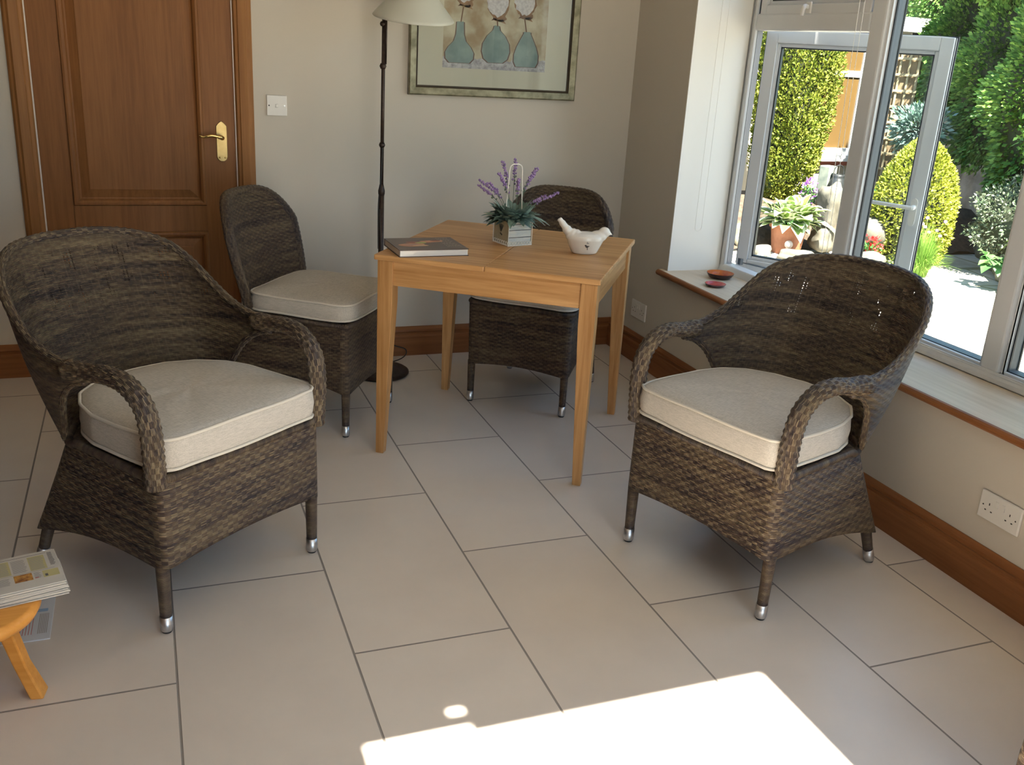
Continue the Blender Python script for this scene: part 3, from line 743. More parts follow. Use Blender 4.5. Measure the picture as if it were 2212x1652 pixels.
# ------------------------------------------------------------------ lavender in a box planter
lv_ = thing('lavender_planter', 'artificial lavender in a square planter box with wire handle on the table', 'planter', (-.993, -1.017, H), R(13))
s2, hh = .052, .093
BOXF = speckle('weathered_planks', (.50, .55, .55), (.66, .66, .60), 30, .7, .0004, .2, stretch=(1, 1, 6))
SIDEF = speckle('printed_side', (.42, .40, .28), (.52, .49, .36), 25, .7, 0, 0)
mb = MB(); mb.bx(-s2, s2, -s2, s2, .004, hh); mb.build('box', BOXF, lv_)
mb = MB().poly([(-s2 - .0006, s2, .006), (-s2 - .0006, -s2, .006), (-s2 - .0006, -s2, hh), (-s2 - .0006, s2, hh)]); mb.build('side_print', SIDEF, lv_)
mb = MB()
for zz in (.032, .060, .082): mb.bx(-s2, s2, -s2 - .0010, -s2, zz, zz + .0022)
mb.build('plank_lines', plain('plank_gap', (.10, .09, .08), .8), lv_)
mb = MB()
for i in range(7):   # printed lavender sprig on the side
    a = -.5 + i * .16
    mb.box((-s2 - .0012, .002 + math.sin(a) * .018, .050 + math.cos(a) * .014), (.0006, .0025, .030), rx=-a)
mb.box((-s2 - .0012, .0, .040), (.0006, .016, .006), rx=.4)
mb.build('printed_sprig', plain('sprig_print', (.10, .11, .09), .8), lv_)
mb = MB()   # wire stand with zigzag skirt
for x in (-s2, s2):
    for y in (-s2, s2): mb.tube([(x * 1.05, y * 1.05, 0), (x * 1.05, y * 1.05, hh - .002)], .0016, 6)
for z in (.002, .022, ):
    for a, c in (((-1, -1), (1, -1)), ((1, -1), (1, 1)), ((1, 1), (-1, 1)), ((-1, 1), (-1, -1))):
        if z == .002: mb.tube([(a[0] * s2 * 1.05, a[1] * s2 * 1.05, z), (c[0] * s2 * 1.05, c[1] * s2 * 1.05, z)], .0020, 6)
for a, c in (((-1, -1), (1, -1)), ((-1, 1), (-1, -1)), ((1, -1), (1, 1))):
    n_ = 8
    for i in range(n_):
        for dz in (0, 1):
            p = Vector((a[0], a[1])).lerp(Vector((c[0], c[1])), (i + .1) / n_) * s2 * 1.05; q = Vector((a[0], a[1])).lerp(Vector((c[0], c[1])), (i + .9) / n_) * s2 * 1.05
            mb.tube([(p.x, p.y, .003 if dz else .018), (q.x, q.y, .018 if dz else .003)], .0012, 5)
mb.build('wire_stand', WIRE, lv_)
hp = catmull([(-.042, 0, hh - .012), (-.038, 0, .12), (-.032, 0, .22), (-.028, 0, .288), (-.016, 0, .303), (.0, 0, .305), (.016, 0, .303), (.028, 0, .288), (.032, 0, .22), (.038, 0, .12), (.042, 0, hh - .012)], 6)
MB().tube(hp, .0019, 8).build('wire_handle', WIRE, lv_, smooth=True)
LEAFG = speckle('lavender_leaf', (.11, .18, .14), (.27, .36, .30), 30, .7, 0, 0)
STEMG = plain('lavender_stem', (.13, .17, .12), .7)
FLOW = speckle('lavender_bloom', (.17, .10, .27), (.40, .27, .50), 90, .8, 0, 0)
def leaf_blade(mb, base, d, L, W_, bend, mi=0, up=(0, 0, 1)):
    base = Vector(base); d = Vector(d).normalized(); sd = d.cross(Vector(up))
    if sd.length < .05: sd = Vector((1, 0, 0))
    sd.normalize(); n_ = sd.cross(d); pts = []
    for i in range(6):
        f = i / 5; c = base + d * L * f - Vector((0, 0, 1)) * bend * L * f * f; w_ = W_ * math.sin(PI * min(f * .9 + .07, 1)) * .5
        pts.append([c - sd * w_ + n_ * w_ * .25, c, c + sd * w_ + n_ * w_ * .25])
    mb.grid(pts, None, mi=mi)
rr = random.Random(21)
mb = MB()
for i in range(230):
    a = rr.random() * 2 * PI; r0 = .050 * math.sqrt(rr.random()); el = rr.uniform(-.05, 1.2)
    d = (math.cos(a) * math.cos(el), math.sin(a) * math.cos(el), math.sin(el)); l = rr.uniform(.045, .095) * (1.15 if el < .5 else 1)
    leaf_blade(mb, (r0 * math.cos(a), r0 * math.sin(a), hh - .004 + rr.random() * .022), d, l * .9, rr.uniform(.024, .036), rr.uniform(.0, .5))
mb.build('leaves', LEAFG, lv_, smooth=True)
# flower spikes: (azimuth in chair frame, lean, height)
spk = [(-.135, -.03, .215), (-.085, .01, .200), (-.072, -.03, .235), (-.036, .02, .265), (-.010, -.04, .215), (.012, .03, .272), (.072, .0, .245), (.085, .03, .230), (.145, -.02, .165), (.120, .02, .150), (-.110, .03, .19)]
for (x, y, zt_) in spk:
    mb = MB(); fl = MB(); x, zt_ = x * 1.32, zt_ * 1.17
    p = catmull([(x * .12, y * .3, hh), (x * .5, y * .7, hh + (zt_ - hh) * .6), (x, y, zt_)], 8); mb.tube(p, .0011, 5)
    for i in range(8, 17):
        c = p[min(i, len(p) - 1)]
        k = 7 if i > 10 else 3
        for j in range(k):
            a = rr.random() * 6.28; off = Vector((math.cos(a), math.sin(a), rr.uniform(-.4, .6))) * rr.uniform(.002, .0075)
            s_ = rr.uniform(.003, .0052); fl.lathe([(0, -s_), (s_, 0), (0, s_ * 1.3)], c + off, 5, mi=0 if i > 10 or rr.random() > .5 else 1)
    sp_ = fl.build('flower_spike', [FLOW, STEMG], lv_); mb.build('stalk', STEMG, sp_)

# ------------------------------------------------------------------ ceramic bird
bd = thing('ceramic_bird', 'glossy white ceramic bird with upturned tail on the table', 'ornament', (-.776, -1.222, H), R(-18))
mb = MB()
def ellip(mb, c, r, n=20, m_=12):
    rows = [[Vector((c[0] + r[0] * math.cos(2 * PI * j / n) * math.sin(PI * i / m_), c[1] + r[1] * math.sin(2 * PI * j / n) * math.sin(PI * i / m_), c[2] - r[2] * math.cos(PI * i / m_))) for j in range(n)] for i in range(m_ + 1)]
    mb.grid(rows, None, cv=True, flip=True)
mb.lathe([(0, 0), (.036, 0), (.041, .003), (.052, .03), (.060, .055), (.058, .068), (.045, .078), (.02, .082), (0, .083)], (0, 0, 0), 28)
mb.v = [(x * 1.18 + (.0 if z < .04 else (z - .04) * .12), y * .82, z) for x, y, z in mb.v]
ellip(mb, (.072, 0, .083), (.023, .020, .021)); ellip(mb, (.050, 0, .068), (.034, .030, .022))
mb.tube(catmull([(-.035, 0, .060), (-.062, 0, .078), (-.086, 0, .106), (-.104, 0, .128)], 6), [.030] * 3 + [.025] * 3 + [.018] * 4 + [.013] * 5 + [.010] * 4, 14)
mb.tube([(.088, 0, .082), (.104, 0, .075)], [.009, .002], 8)
body = mb.build('body', newmat('white_glaze', (.76, .72, .66), .12)[0], bd, smooth=True)
md = body.modifiers.new('remesh', 'REMESH'); md.mode = 'VOXEL'; md.voxel_size = .0028; md.use_smooth_shade = True
md = body.modifiers.new('smooth', 'SMOOTH'); md.iterations = 8; md.factor = .5
mb = MB()
for dx_, dz_, w_, h_ in ((0, 0, .012, .008), (-.005, .004, .008, .006), (.002, -.008, .003, .010), (.006, .002, .008, .003), (.002, .013, .010, .0022), (.0, .018, .004, .004)):
    yy = -.0445 if dz_ < .008 else -.0465
    mb.lathe([(0, -.0006), (h_ * .5, -.0002), (0, .0004)], (.004 + dx_, yy - .0015, .034 + dz_), 10, 0, (w_ / h_, 0, 0), (0, 0.12, 1), (0, -1, .3))
mb.build('bird_motif', plain('motif_ink', (.05, .035, .03), .5), bd)

# ------------------------------------------------------------------ floor lamp
lp = thing('floor_lamp', 'tall dark bronze floor lamp with white glass shade behind the table', 'lamp', (-1.338, -.255, 0))
MB().lathe([(0, 0), (.135, 0), (.140, .006), (.139, .014), (.130, .020), (.122, .022), (.095, .036), (.06, .044), (.03, .050), (.024, .062), (.016, .066), (0, .066)], n=48).build('base', BRONZE, lp, smooth=True)
MB().tube([(0, 0, .06), (0, 0, .86)], .0125, 14).lathe([(.0125, .84), (.015, .85), (.0155, .862), (.012, .875), (.009, .89), (0, .89)], n=16).build('lower_pole', BRONZE, lp, smooth=True)
mb = MB().tube([(0, 0, .88), (.002, 0, 1.60)], .0082, 12).tube([(.012, 0, 1.40), (.014, 0, 1.66)], .004, 8)
mb.build('upper_pole', BRONZE, lp, smooth=True)
for z, r_ in ((1.392, .0155), (1.062, .0145), (1.562, .012)):
    MB().lathe([(0, -r_), (r_ * .7, -r_ * .7), (r_, 0), (r_ * .7, r_ * .7), (0, r_)], (0 if z < 1.5 else -.004, 0, z), 14).build('joint_knob', BRONZE, lp, smooth=True)
MB().tube(catmull([(-.013, -.004, .60), (-.014, -.004, .80), (-.006, -.010, .90), (0, -.009, 1.05)], 8), .003, 6).tube([(.012, -.008, .2), (.004, -.014, .50), (-.006, -.014, .66), (-.010, -.010, .78)], .0025, 6).build('flex_on_pole', CABLE, lp)
MB().tube(catmull([(.013, 0, 1.64), (.03, 0, 1.72), (.09, 0, 1.78), (.128, 0, 1.745)], 8), .006, 10).build('lamp_arm', BRONZE, lp, smooth=True)
shade = MB().lathe([(.172, 1.592), (.1745, 1.594), (.166, 1.606), (.125, 1.652), (.080, 1.700), (.055, 1.735), (.05, 1.748), (.046, 1.748), (.051, 1.733), (.077, 1.696), (.121, 1.648), (.162, 1.602), (.172, 1.592)], (.130, 0, 0), 56)
shade = shade.build('lamp_shade', FROST, lp, smooth=True)
shade.data.transform(Matrix.Translation((.13, 0, 1.592)) @ Matrix.Rotation(R(10), 4, 'X') @ Matrix.Translation((-.13, 0, -1.592)))
MB().lathe([(0, 1.62), (.02, 1.625), (.03, 1.65), (.02, 1.70), (.014, 1.75), (0, 1.75)], (.130, 0, 0), 18).build('bulb', FROST, lp, smooth=True)
lc = catmull([(-1.31, -.10, .06), (-1.27, -.06, .085), (-1.20, -.05, .06), (-1.16, -.055, .045), (-1.158, -.06, .02), (-1.19, -.08, .004), (-1.25, -.12, .004), (-1.29, -.13, .006)], 8)
tag(MB().tube(lc, .0028, 6).build('power_cable', CABLE, smooth=True), 'thin black cable lying on the floor beside the lamp base and skirting', 'cable')

# ------------------------------------------------------------------ framed picture
pic = thing('framed_picture', 'framed print of three teal vases with white blooms on the back wall', 'picture', (0, 0, 0))
FX0, FX1, FZ0, FZ1 = -1.162, -.324, 1.268, 2.02
FRM = speckle('antique_silver_frame', (.17, .155, .095), (.33, .31, .21), 22, .38, .0006, .3, .5)
def frame_ring(mb, i0, i1, y0, y1):
    a, b_, c, d_ = FX0 + i0, FX1 - i0, FZ0 + i0, FZ1 - i0; a2, b2, c2, d2 = FX0 + i1, FX1 - i1, FZ0 + i1, FZ1 - i1
    O = [(a, c), (b_, c), (b_, d_), (a, d_)]; I = [(a2, c2), (b2, c2), (b2, d2), (a2, d2)]
    for k in range(4):
        k2 = (k + 1) % 4
        mb.poly([(O[k][0], y0, O[k][1]), (O[k2][0], y0, O[k2][1]), (I[k2][0], y1, I[k2][1]), (I[k][0], y1, I[k][1])])
mb = MB(); frame_ring(mb, 0, 0, -.001, -.022); frame_ring(mb, 0, .006, -.022, -.026); frame_ring(mb, .006, .034, -.026, -.022); frame_ring(mb, .034, .036, -.022, -.012)
mb.build('frame', FRM, pic)
mb = MB(); frame_ring(mb, .034, .037, -.0225, -.024); frame_ring(mb, .037, .040, -.024, -.021); frame_ring(mb, .040, .045, -.021, -.008); mb.build('inner_moulding', plain('dark_beading', (.05, .033, .02), .4), pic)
MB().bx(FX0 + .04, FX1 - .04, -.009, -.004, FZ0 + .04, FZ1 - .04).build('mount', plain('cream_mount', (.60, .555, .46), .8), pic)
PX0, PX1, PZ0, PZ1 = -1.000, -.487, 1.394, 1.88
PAINTS = [speckle('print_ground', (.36, .25, .15), (.60, .54, .42), 9, .6, 0, 0), speckle('print_cloth', (.30, .27, .30), (.55, .52, .56), 60, .6, 0, 0),
          speckle('print_vase', (.17, .235, .235), (.27, .35, .34), 12, .5, 0, 0), plain('print_outline', (.14, .075, .06), .6),
          speckle('print_bloom', (.50, .46, .50), (.68, .64, .66), 80, .6, 0, 0), plain('print_twig', (.16, .07, .035), .6), speckle('print_leaf', (.22, .11, .055), (.34, .19, .10), 40, .6, 0, 0)]
mb = MB(); Y0 = -.0095
def flat(pts, mi, lay): mb.poly([(PX0 + x, Y0 - lay * .0002, PZ0 + z) for x, z in pts], mi)
wd, ht = PX1 - PX0, PZ1 - PZ0
flat([(0, 0), (wd, 0), (wd, ht), (0, ht)], 0, 0)
rr = random.Random(5)
edge = [(wd * i / 40, .045 + rr.uniform(-.006, .010)) for i in range(41)]; flat([(0, 0), (wd, 0)] + edge[::-1], 1, 1)
def vase(cx_, z0, prof, grow, mi, lay):
    L_ = [(-(r + grow), z) for r, z in prof]; R_ = [(r + grow, z) for r, z in prof[::-1]]
    flat([(cx_ + x, z0 + z) for x, z in (L_ + R_)][::-1], mi, lay)
v1 = [(.050, 0), (.068, .018), (.070, .045), (.055, .070), (.030, .095), (.020, .125), (.017, .180)]
v2 = [(.036, 0), (.060, .018), (.070, .05), (.066, .085), (.045, .120), (.018, .145), (.012, .165)]
v3 = [(.050, 0), (.062, .022), (.062, .055), (.050, .090), (.032, .125), (.018, .150), (.018, .158)]
for cx_, z0, pr_ in ((.080, .022, v1), (.258, .030, v2), (.412, .018, v3)): vase(cx_, z0, pr_, .0045, 3, 2); vase(cx_, z0 + .002, pr_, -.001, 2, 3)
def blob2(cx_, cz_, rx_, rz_, mi, lay, n=28, wob=.07, sd=0):
    r_ = random.Random(sd); flat([(cx_ + rx_ * math.cos(a) * (1 + r_.uniform(-wob, wob)), cz_ + rz_ * math.sin(a) * (1 + r_.uniform(-wob, wob))) for a in [2 * PI * i / n for i in range(n)]], mi, lay)
for cx_, tz, lean, sl in ((.082, .20, .012, 0), (.262, .193, -.004, -.045), (.408, .175, -.016, -.01)):
    tt = tz + .085 + sl
    flat([(cx_ - .003, tz), (cx_ + .003, tz), (cx_ + lean + .003, tt), (cx_ + lean - .003, tt)], 5, 3)
    blob2(cx_ + lean + .012, tt - .003, .034, .016, 6, 4, sd=int(cx_ * 100)); flat([(cx_ + lean, tt - .015), (cx_ + lean + .045, tt - .027), (cx_ + lean + .02, tt + .003)], 6, 4); flat([(cx_ + lean, tt - .010), (cx_ + lean - .030, tt - .016), (cx_ + lean - .01, tt + .003)], 5, 4)
    blob2(cx_ + lean + .004, tt + .062, .056, .070, 6, 5, sd=int(cx_ * 107)); blob2(cx_ + lean, tt + .070, .052, .068, 4, 6, sd=int(cx_ * 203), wob=.09)
mb.build('print', PAINTS, pic)
# glazing of the picture
MB().bx(FX0 + .042, FX1 - .042, -.0135, -.0125, FZ0 + .042, FZ1 - .042).build('picture_glass', GLASS, pic)

# ------------------------------------------------------------------ dishes on the sill
def dish(label, loc, r_, h_, inner, outer, name):
    t_ = thing(name, label, 'dish', loc)
    MB().lathe([(0, .0), (r_ * .70, 0), (r_ * .86, h_ * .35), (r_, h_), (r_ * 1.0, h_ + .0015)], n=40).build('outside', outer, t_, smooth=True)
    MB().lathe([(r_, h_ + .0015), (r_ * .97, h_ + .0012), (r_ * .82, h_ * .45), (r_ * .6, h_ * .24), (0, h_ * .20)], n=40).build('glazed_inside', inner, t_, smooth=True)
OR = speckle('orange_glaze', (.30, .035, .012), (.50, .13, .02), 18, .1, 0, 0); RD = speckle('red_glaze', (.36, .03, .03), (.46, .06, .05), 30, .12, 0, 0)
dish('larger deep dish with orange brown glaze on the window sill', (.185, -.715, WZ0), .064, .024, OR, plain('dark_glaze', (.035, .012, .012), .15), 'glazed_dish')
dish('smaller shallow red dish on the window sill edge', (.068, -.862, WZ0), .048, .012, RD, plain('grey_glaze', (.12, .07, .075), .15), 'glazed_dish')

# ------------------------------------------------------------------ low stool with newspapers, bottom left
SZ = .250
st = thing('wooden_stool', 'low round honey coloured wooden stool holding newspapers at the left edge', 'stool', (-2.765, -2.34, 0))
mb = MB(); mb.lathe([(0, SZ - .040), (.126, SZ - .040), (.142, SZ - .033), (.150, SZ - .018), (.147, SZ - .006), (.138, SZ), (0, SZ)], n=56); mb.build('seat', STOOLW, st, smooth=True, bevel=0)
def stool_leg(a):
    d = Vector((math.cos(a), math.sin(a), 0)); sd = Vector((-math.sin(a), math.cos(a), 0)); rows = []
    for z, off, w_, th_ in ((SZ - .036, .070, .040, .034), (SZ * .62, .082, .038, .030), (SZ * .35, .098, .036, .028), (0, .128, .046, .030)):
        c = d * off + Vector((0, 0, z)); rows.append([c - sd * w_ / 2 - d * th_ / 2, c + sd * w_ / 2 - d * th_ / 2, c + sd * w_ / 2 + d * th_ / 2, c - sd * w_ / 2 + d * th_ / 2])
    mb = MB().grid(rows, None, cv=True); mb.poly(rows[0]); mb.poly(rows[-1]); mb.build('leg', STOOLW, st, bevel=.004)
for k in range(3): stool_leg(R(-10 + 120 * k))
PAPER = plain('newsprint', (.56, .53, .48), .8); PAPERW = plain('white_paper', (.62, .64, .68), .7); INK = plain('printing_ink', (.13, .12, .12), .8); REDI = plain('red_ink', (.48, .12, .12), .8)
YEL = plain('yellow_panel', (.50, .45, .22), .8); FOOD = speckle('food_photo', (.18, .05, .02), (.62, .33, .08), 60, .6, 0, 0); GREYT = plain('grey_text', (.34, .32, .30), .8); BLUEI = plain('blue_panel', (.28, .42, .62), .7)
def paper(label, loc, rz, w_, d_, h_, pages=4, deco=None, mat=PAPER, name='newspaper'):
    t_ = thing(name, label, name, loc, rz, 'newspapers on the stool' if name == 'newspaper' else None); rr = random.Random(int(loc[2] * 1000))
    mb = MB(); z = 0
    for i in range(pages):
        dz = h_ / pages; o1 = rr.uniform(-.003, .003); mb.bx(-w_ / 2 + o1, w_ / 2 + o1, -d_ / 2 + o1, d_ / 2 + o1, z, z + dz * .8); z += dz
    mb.build('pages', mat, t_, bevel=.0008)
    if deco: deco(t_, w_, d_, h_ - h_ / pages * .2 + .0003)
def news_page(t_, w_, d_, z):
    mb = MB()
    def rect(x0, x1, y0, y1, mi, dz=0): mb.poly([(x0, y0, z + dz), (x1, y0, z + dz), (x1, y1, z + dz), (x0, y1, z + dz)], mi)
    def text(x0, x1, y0, y1, mi, pitch=.0042):
        y = y1; r_ = random.Random(int(x0 * 999))
        while y > y0: rect(x0, x1 - r_.random() * .004, y - pitch * .5, y, mi, .0001); y -= pitch
    W2, D2 = w_ / 2, d_ / 2
    for k in range(5):
        x0 = W2 - .022 - (k + 1) * .038
        if k % 2 == 0: rect(x0 - .002, x0 + .034, -D2 * .05, D2 * .78, 3)
        text(x0, x0 + .031, -D2 * .02, D2 * .72, 4)
    text(W2 - .018, W2 - .006, D2 * .1, D2 * .85, 0, .006)
    rect(-W2, W2 - .012, -D2 * .10, -D2 * .09, 0)
    rect(W2 - .100, W2 - .062, -D2 * .55, -D2 * .14, 2, .0001); rect(W2 - .040, W2 - .006, -D2 * .55, -D2 * .16, 3)
    text(W2 - .058, W2 - .044, -D2 * .52, -D2 * .18, 4); text(W2 - .16, W2 - .108, -D2 * .60, -D2 * .2, 4)
    rect(W2 - .058, W2 - .050, -D2 * .50, -D2 * .46, 1, .0002); rect(W2 - .036, W2 - .030, -D2 * .5, -D2 * .36, 0, .0002); rect(-W2, W2 - .02, D2 * .86, D2 * .88, 0)
    mb.build('printed_page', [INK, REDI, FOOD, YEL, GREYT], t_)
def plain_page(t_, w_, d_, z):
    mb = MB(); W2, D2 = w_ / 2, d_ / 2
    def rect(x0, x1, y0, y1, mi): mb.poly([(x0, y0, z), (x1, y0, z), (x1, y1, z), (x0, y1, z)], mi)
    rect(W2 - .05, W2 - .012, -D2 + .135, -D2 + .150, 1)
    for k in range(5):
        x = W2 - .045 - k * .007; rect(x, x + .0015, -D2 + .03, -D2 + .115, 0)
    for k in range(6): x = W2 - .010 - k * .004; rect(x, x + .0018, -D2 + .03, -D2 + .125, 2)
    mb.build('printed_page', [REDI, BLUEI, GREYT], t_)
paper('white leaflet with red and blue print lying on the floor behind the stool leg', (-2.752, -2.037, .0002), R(0), .235, .205, .004, 1, plain_page, PAPERW, 'leaflet')
paper('plain folded newspaper, undermost of the pile on the stool', (-2.712, -2.300, SZ + .0004), R(12), .29, .160, .010, 3)
paper('folded newspaper with thick pages, middle of the pile on the stool', (-2.716, -2.305, SZ + .0108), R(15), .29, .160, .012, 4)
paper('open newspaper with columns and food photo, topmost of the pile on the stool', (-2.718, -2.300, SZ + .0232), R(13), .29, .165, .012, 4, news_page)

# ================================================================== the garden
GZ = -.12
m, t, b = newmat('flagstones', (.5, .47, .4), .85, 0, .3); FLAG = m
v = coords(t); vo = N(t, 'ShaderNodeTexVoronoi', feature='DISTANCE_TO_EDGE'); vo.inputs['Scale'].default_value = 1.9; t.links.new(v, vo.inputs['Vector'])
nn = noise(t, v, 6, 4); c1 = ramp(t, nn, [(.35, (.42, .39, .33)), (.65, (.55, .52, .45))])
t.links.new(mixc(t, M(t, 'LESS_THAN', vo.outputs['Distance'], .022), c1, (.28, .26, .17)), b.inputs['Base Color']); bump(t, b, nn, .004, .4)
struct(MB().bx(.37, 11.5, -9, 11.0, GZ - .1, GZ).build('ground', FLAG))
struct(MB().bx(-8, .369, -14, YB - .16, GZ - .1, GZ).build('terrace', FLAG))  # unseen paving, added to bounce light in through the doors
STONE = speckle('rough_stone', (0.099, 0.0894, 0.066), (0.172, 0.158, 0.125), 9, .9, .01, .6)
DSTONE = speckle('mossy_stone', (0.128, 0.12, 0.08), (0.24, 0.224, 0.16), 8, .9, .012, .7)
SOIL = speckle('soil', (.045, .03, .02), (.10, .07, .045), 20, .95, .01, .6)
TERRA = speckle('terracotta', (0.248, 0.0864, 0.0405), (0.313, 0.124, 0.0648), 14, .8, .001, .2)
TIMBER = speckle('pale_timber', (0.286, 0.229, 0.138), (0.355, 0.298, 0.195), 10, .8, .001, .2, stretch=(6, 6, .6))
BARK = speckle('bark', (.06, .045, .03), (.13, .10, .07), 16, .9, .004, .5)
RENDER = plain('cream_render', (0.396, 0.36, 0.288), .9)
def leafmat(name, c1, c2, c3=None, scale=3.0, rough=.55):
    m, t, b = newmat(name, c1, rough, 0, .3); g = N(t, 'ShaderNodeNewGeometry')
    n1 = noise(t, coords(t), scale, 3); f = M(t, 'ADD', M(t, 'MULTIPLY', g.outputs['Random Per Island'], .55), M(t, 'MULTIPLY', n1, .45))
    t.links.new(ramp(t, f, [(.22, c1), (.5, c2), (.78, c3 or c2)]), b.inputs['Base Color'])
    b.inputs['Subsurface Weight'].default_value = 0
    return m
def leaf_cloud(name, mat, pts, nrm, size, aspect, parent, droop=0.0, spread=.9, seed=1, core=None):
    """many small folded leaves as one mesh; pts, nrm numpy arrays"""
    g = np.random.default_rng(seed); n = len(pts)
    d = nrm + g.normal(0, spread, (n, 3)); d[:, 2] -= droop; d /= np.linalg.norm(d, axis=1)[:, None]
    a = g.normal(0, 1, (n, 3)); s_ = np.cross(d, a); s_ /= np.linalg.norm(s_, axis=1)[:, None]; up_ = np.cross(s_, d)
    L_ = (size * g.uniform(.6, 1.3, n))[:, None]; W_ = L_ * aspect
    v = np.stack([pts, pts + d * L_ * .5 - s_ * W_ * .5 + up_ * W_ * .15, pts + d * L_, pts + d * L_ * .5 + s_ * W_ * .5 + up_ * W_ * .15], 1).reshape(-1, 3)
    f = np.arange(n * 4).reshape(-1, 4)
    me = bpy.data.meshes.new(name); me.from_pydata(v.tolist(), [], f.tolist()); me.materials.append(mat); me.update()
    o = bpy.data.objects.new(name, me); COL.objects.link(o)
    if parent is not None: o.parent = parent
    return o
def blobcloud(n, c, r, seed, lo=.82, hi=1.05, lump=.12, zmin=None):
    g = np.random.default_rng(seed); p = g.normal(0, 1, (n, 3)); p /= np.linalg.norm(p, axis=1)[:, None]
    k = 1 + lump * (np.sin(p[:, 0] * 7 + seed) * np.cos(p[:, 1] * 6 + seed * 2) + np.sin(p[:, 2] * 9 + seed)) * .6
    rad = (g.uniform(lo, hi, n) * k)[:, None]; q = p * rad * np.array(r); nn_ = p / np.array(r); nn_ /= np.linalg.norm(nn_, axis=1)[:, None]
    pts = q + np.array(c)
    if zmin is not None: keep = pts[:, 2] > zmin; pts, nn_ = pts[keep], nn_[keep]
    return pts, nn_
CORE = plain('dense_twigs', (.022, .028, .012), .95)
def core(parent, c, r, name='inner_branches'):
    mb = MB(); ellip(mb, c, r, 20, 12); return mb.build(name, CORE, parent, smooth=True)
def shrub(name, label, cat, loc, r, zc, n, size, aspect, mat, seed, group=None, trunk=True, spread=.9, lump=.12, droop=0, zmin=.02, lo=.82, ck=.84):
    t_ = thing(name, label, cat, loc, 0, group)
    p, q = blobcloud(n, (0, 0, zc), r, seed, lo=lo, lump=lump, zmin=zmin); leaf_cloud('foliage', mat, p, q, size, aspect, t_, droop, spread, seed)
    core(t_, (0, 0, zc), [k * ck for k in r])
    if trunk: MB().tube([(0, 0, 0), (0, 0, max(zc, .05))], .03, 8).build('stem', BARK, t_)
    return t_
GOLD = leafmat('golden_leaves', (0.143, 0.185, 0.0143), (0.328, 0.357, 0.0357), (0.471, 0.471, 0.0857), 6)
GOLDC = leafmat('golden_conifer_leaves', (0.0683, 0.105, 0.0105), (0.174, 0.21, 0.0236), (0.289, 0.294, 0.042), 5)
HEDG = leafmat('hedge_leaves', (0.0422, 0.105, 0.021), (0.105, 0.225, 0.0422), (0.268, 0.423, 0.0844), 2.5)
DARKG = leafmat('dark_leaves', (0.012, 0.032, 0.012), (0.024, 0.06, 0.02), (0.056, 0.104, 0.032), 2.5)
BLUEG = leafmat('blue_green_leaves', (0.06, 0.12, 0.096), (0.12, 0.204, 0.174), (0.252, 0.336, 0.3), 6)
VARIE = leafmat('variegated_leaves', (0.0315, 0.0585, 0.027), (0.099, 0.131, 0.0765), (0.216, 0.234, 0.162), 8)
LIME = leafmat('lime_leaves', (0.157, 0.257, 0.0286), (0.257, 0.372, 0.0572), (0.394, 0.501, 0.107), 6)
MIDG = leafmat('mid_green_leaves', (0.033, 0.106, 0.0264), (0.066, 0.185, 0.0462), (0.119, 0.264, 0.066), 6)
# conifer
cf = thing('golden_conifer', 'tall golden green columnar conifer behind the potted hosta', 'conifer', (3.74, 3.74, GZ))
P_, Q_ = [], []
g_ = np.random.default_rng(5); n = 52000
zz = g_.uniform(.25, 3.0, n); th = g_.uniform(0, 2 * PI, n)
rad = np.interp(zz, [.25, .6, 1.2, 2.0, 2.6, 3.0], [.18, .30, .37, .42, .36, .18]) * (1 + .06 * np.sin(th * 5 + zz * 4) + .07 * np.sin(th * 9 - zz * 11)) * g_.uniform(.80, 1.04, n)
P_ = np.stack([rad * np.cos(th), rad * np.sin(th), zz], 1); Q_ = np.stack([np.cos(th) * .8, np.sin(th) * .8, np.full(n, .75)], 1)
leaf_cloud('foliage', GOLDC, P_, Q_, .034, .55, cf, 0, .75, 3)
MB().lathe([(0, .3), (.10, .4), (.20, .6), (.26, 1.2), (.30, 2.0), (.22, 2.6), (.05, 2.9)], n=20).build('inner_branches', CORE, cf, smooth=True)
MB().tube([(0, 0, 0), (0, 0, .5)], [.07, .05], 10).build('trunk', BARK, cf)
# golden dome
gd = thing('golden_bush', 'dome clipped yellow green bush standing beside the open window sash', 'bush', (4.09, 2.24, GZ))
n = 15000; zz = g_.uniform(.0, 1.0, n) ** .85; th = g_.uniform(0, 2 * PI, n)
rad = .345 * np.sin(np.clip(zz * .80 + .20, 0, 1) * PI) ** .55 * g_.uniform(.86, 1.03, n) * (1 + .04 * np.sin(th * 6 + zz * 9))
P_ = np.stack([rad * np.cos(th), rad * np.sin(th), zz * 1.07], 1); Q_ = np.stack([np.cos(th), np.sin(th), zz * 1.2 - .2], 1)
leaf_cloud('foliage', GOLD, P_, Q_, .034, .6, gd, 0, .6, 4)
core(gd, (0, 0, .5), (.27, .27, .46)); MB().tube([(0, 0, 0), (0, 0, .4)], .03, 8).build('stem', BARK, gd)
# blue green shrub
shrub('blue_green_shrub', 'blue green shrub with long leaves behind the golden bush', 'shrub', (4.76, 3.05, GZ), (.26, .26, .25), 1.10, 1700, .062, .46, BLUEG, 9, spread=3.5, lump=.2, zmin=.5, lo=.35, ck=.35)
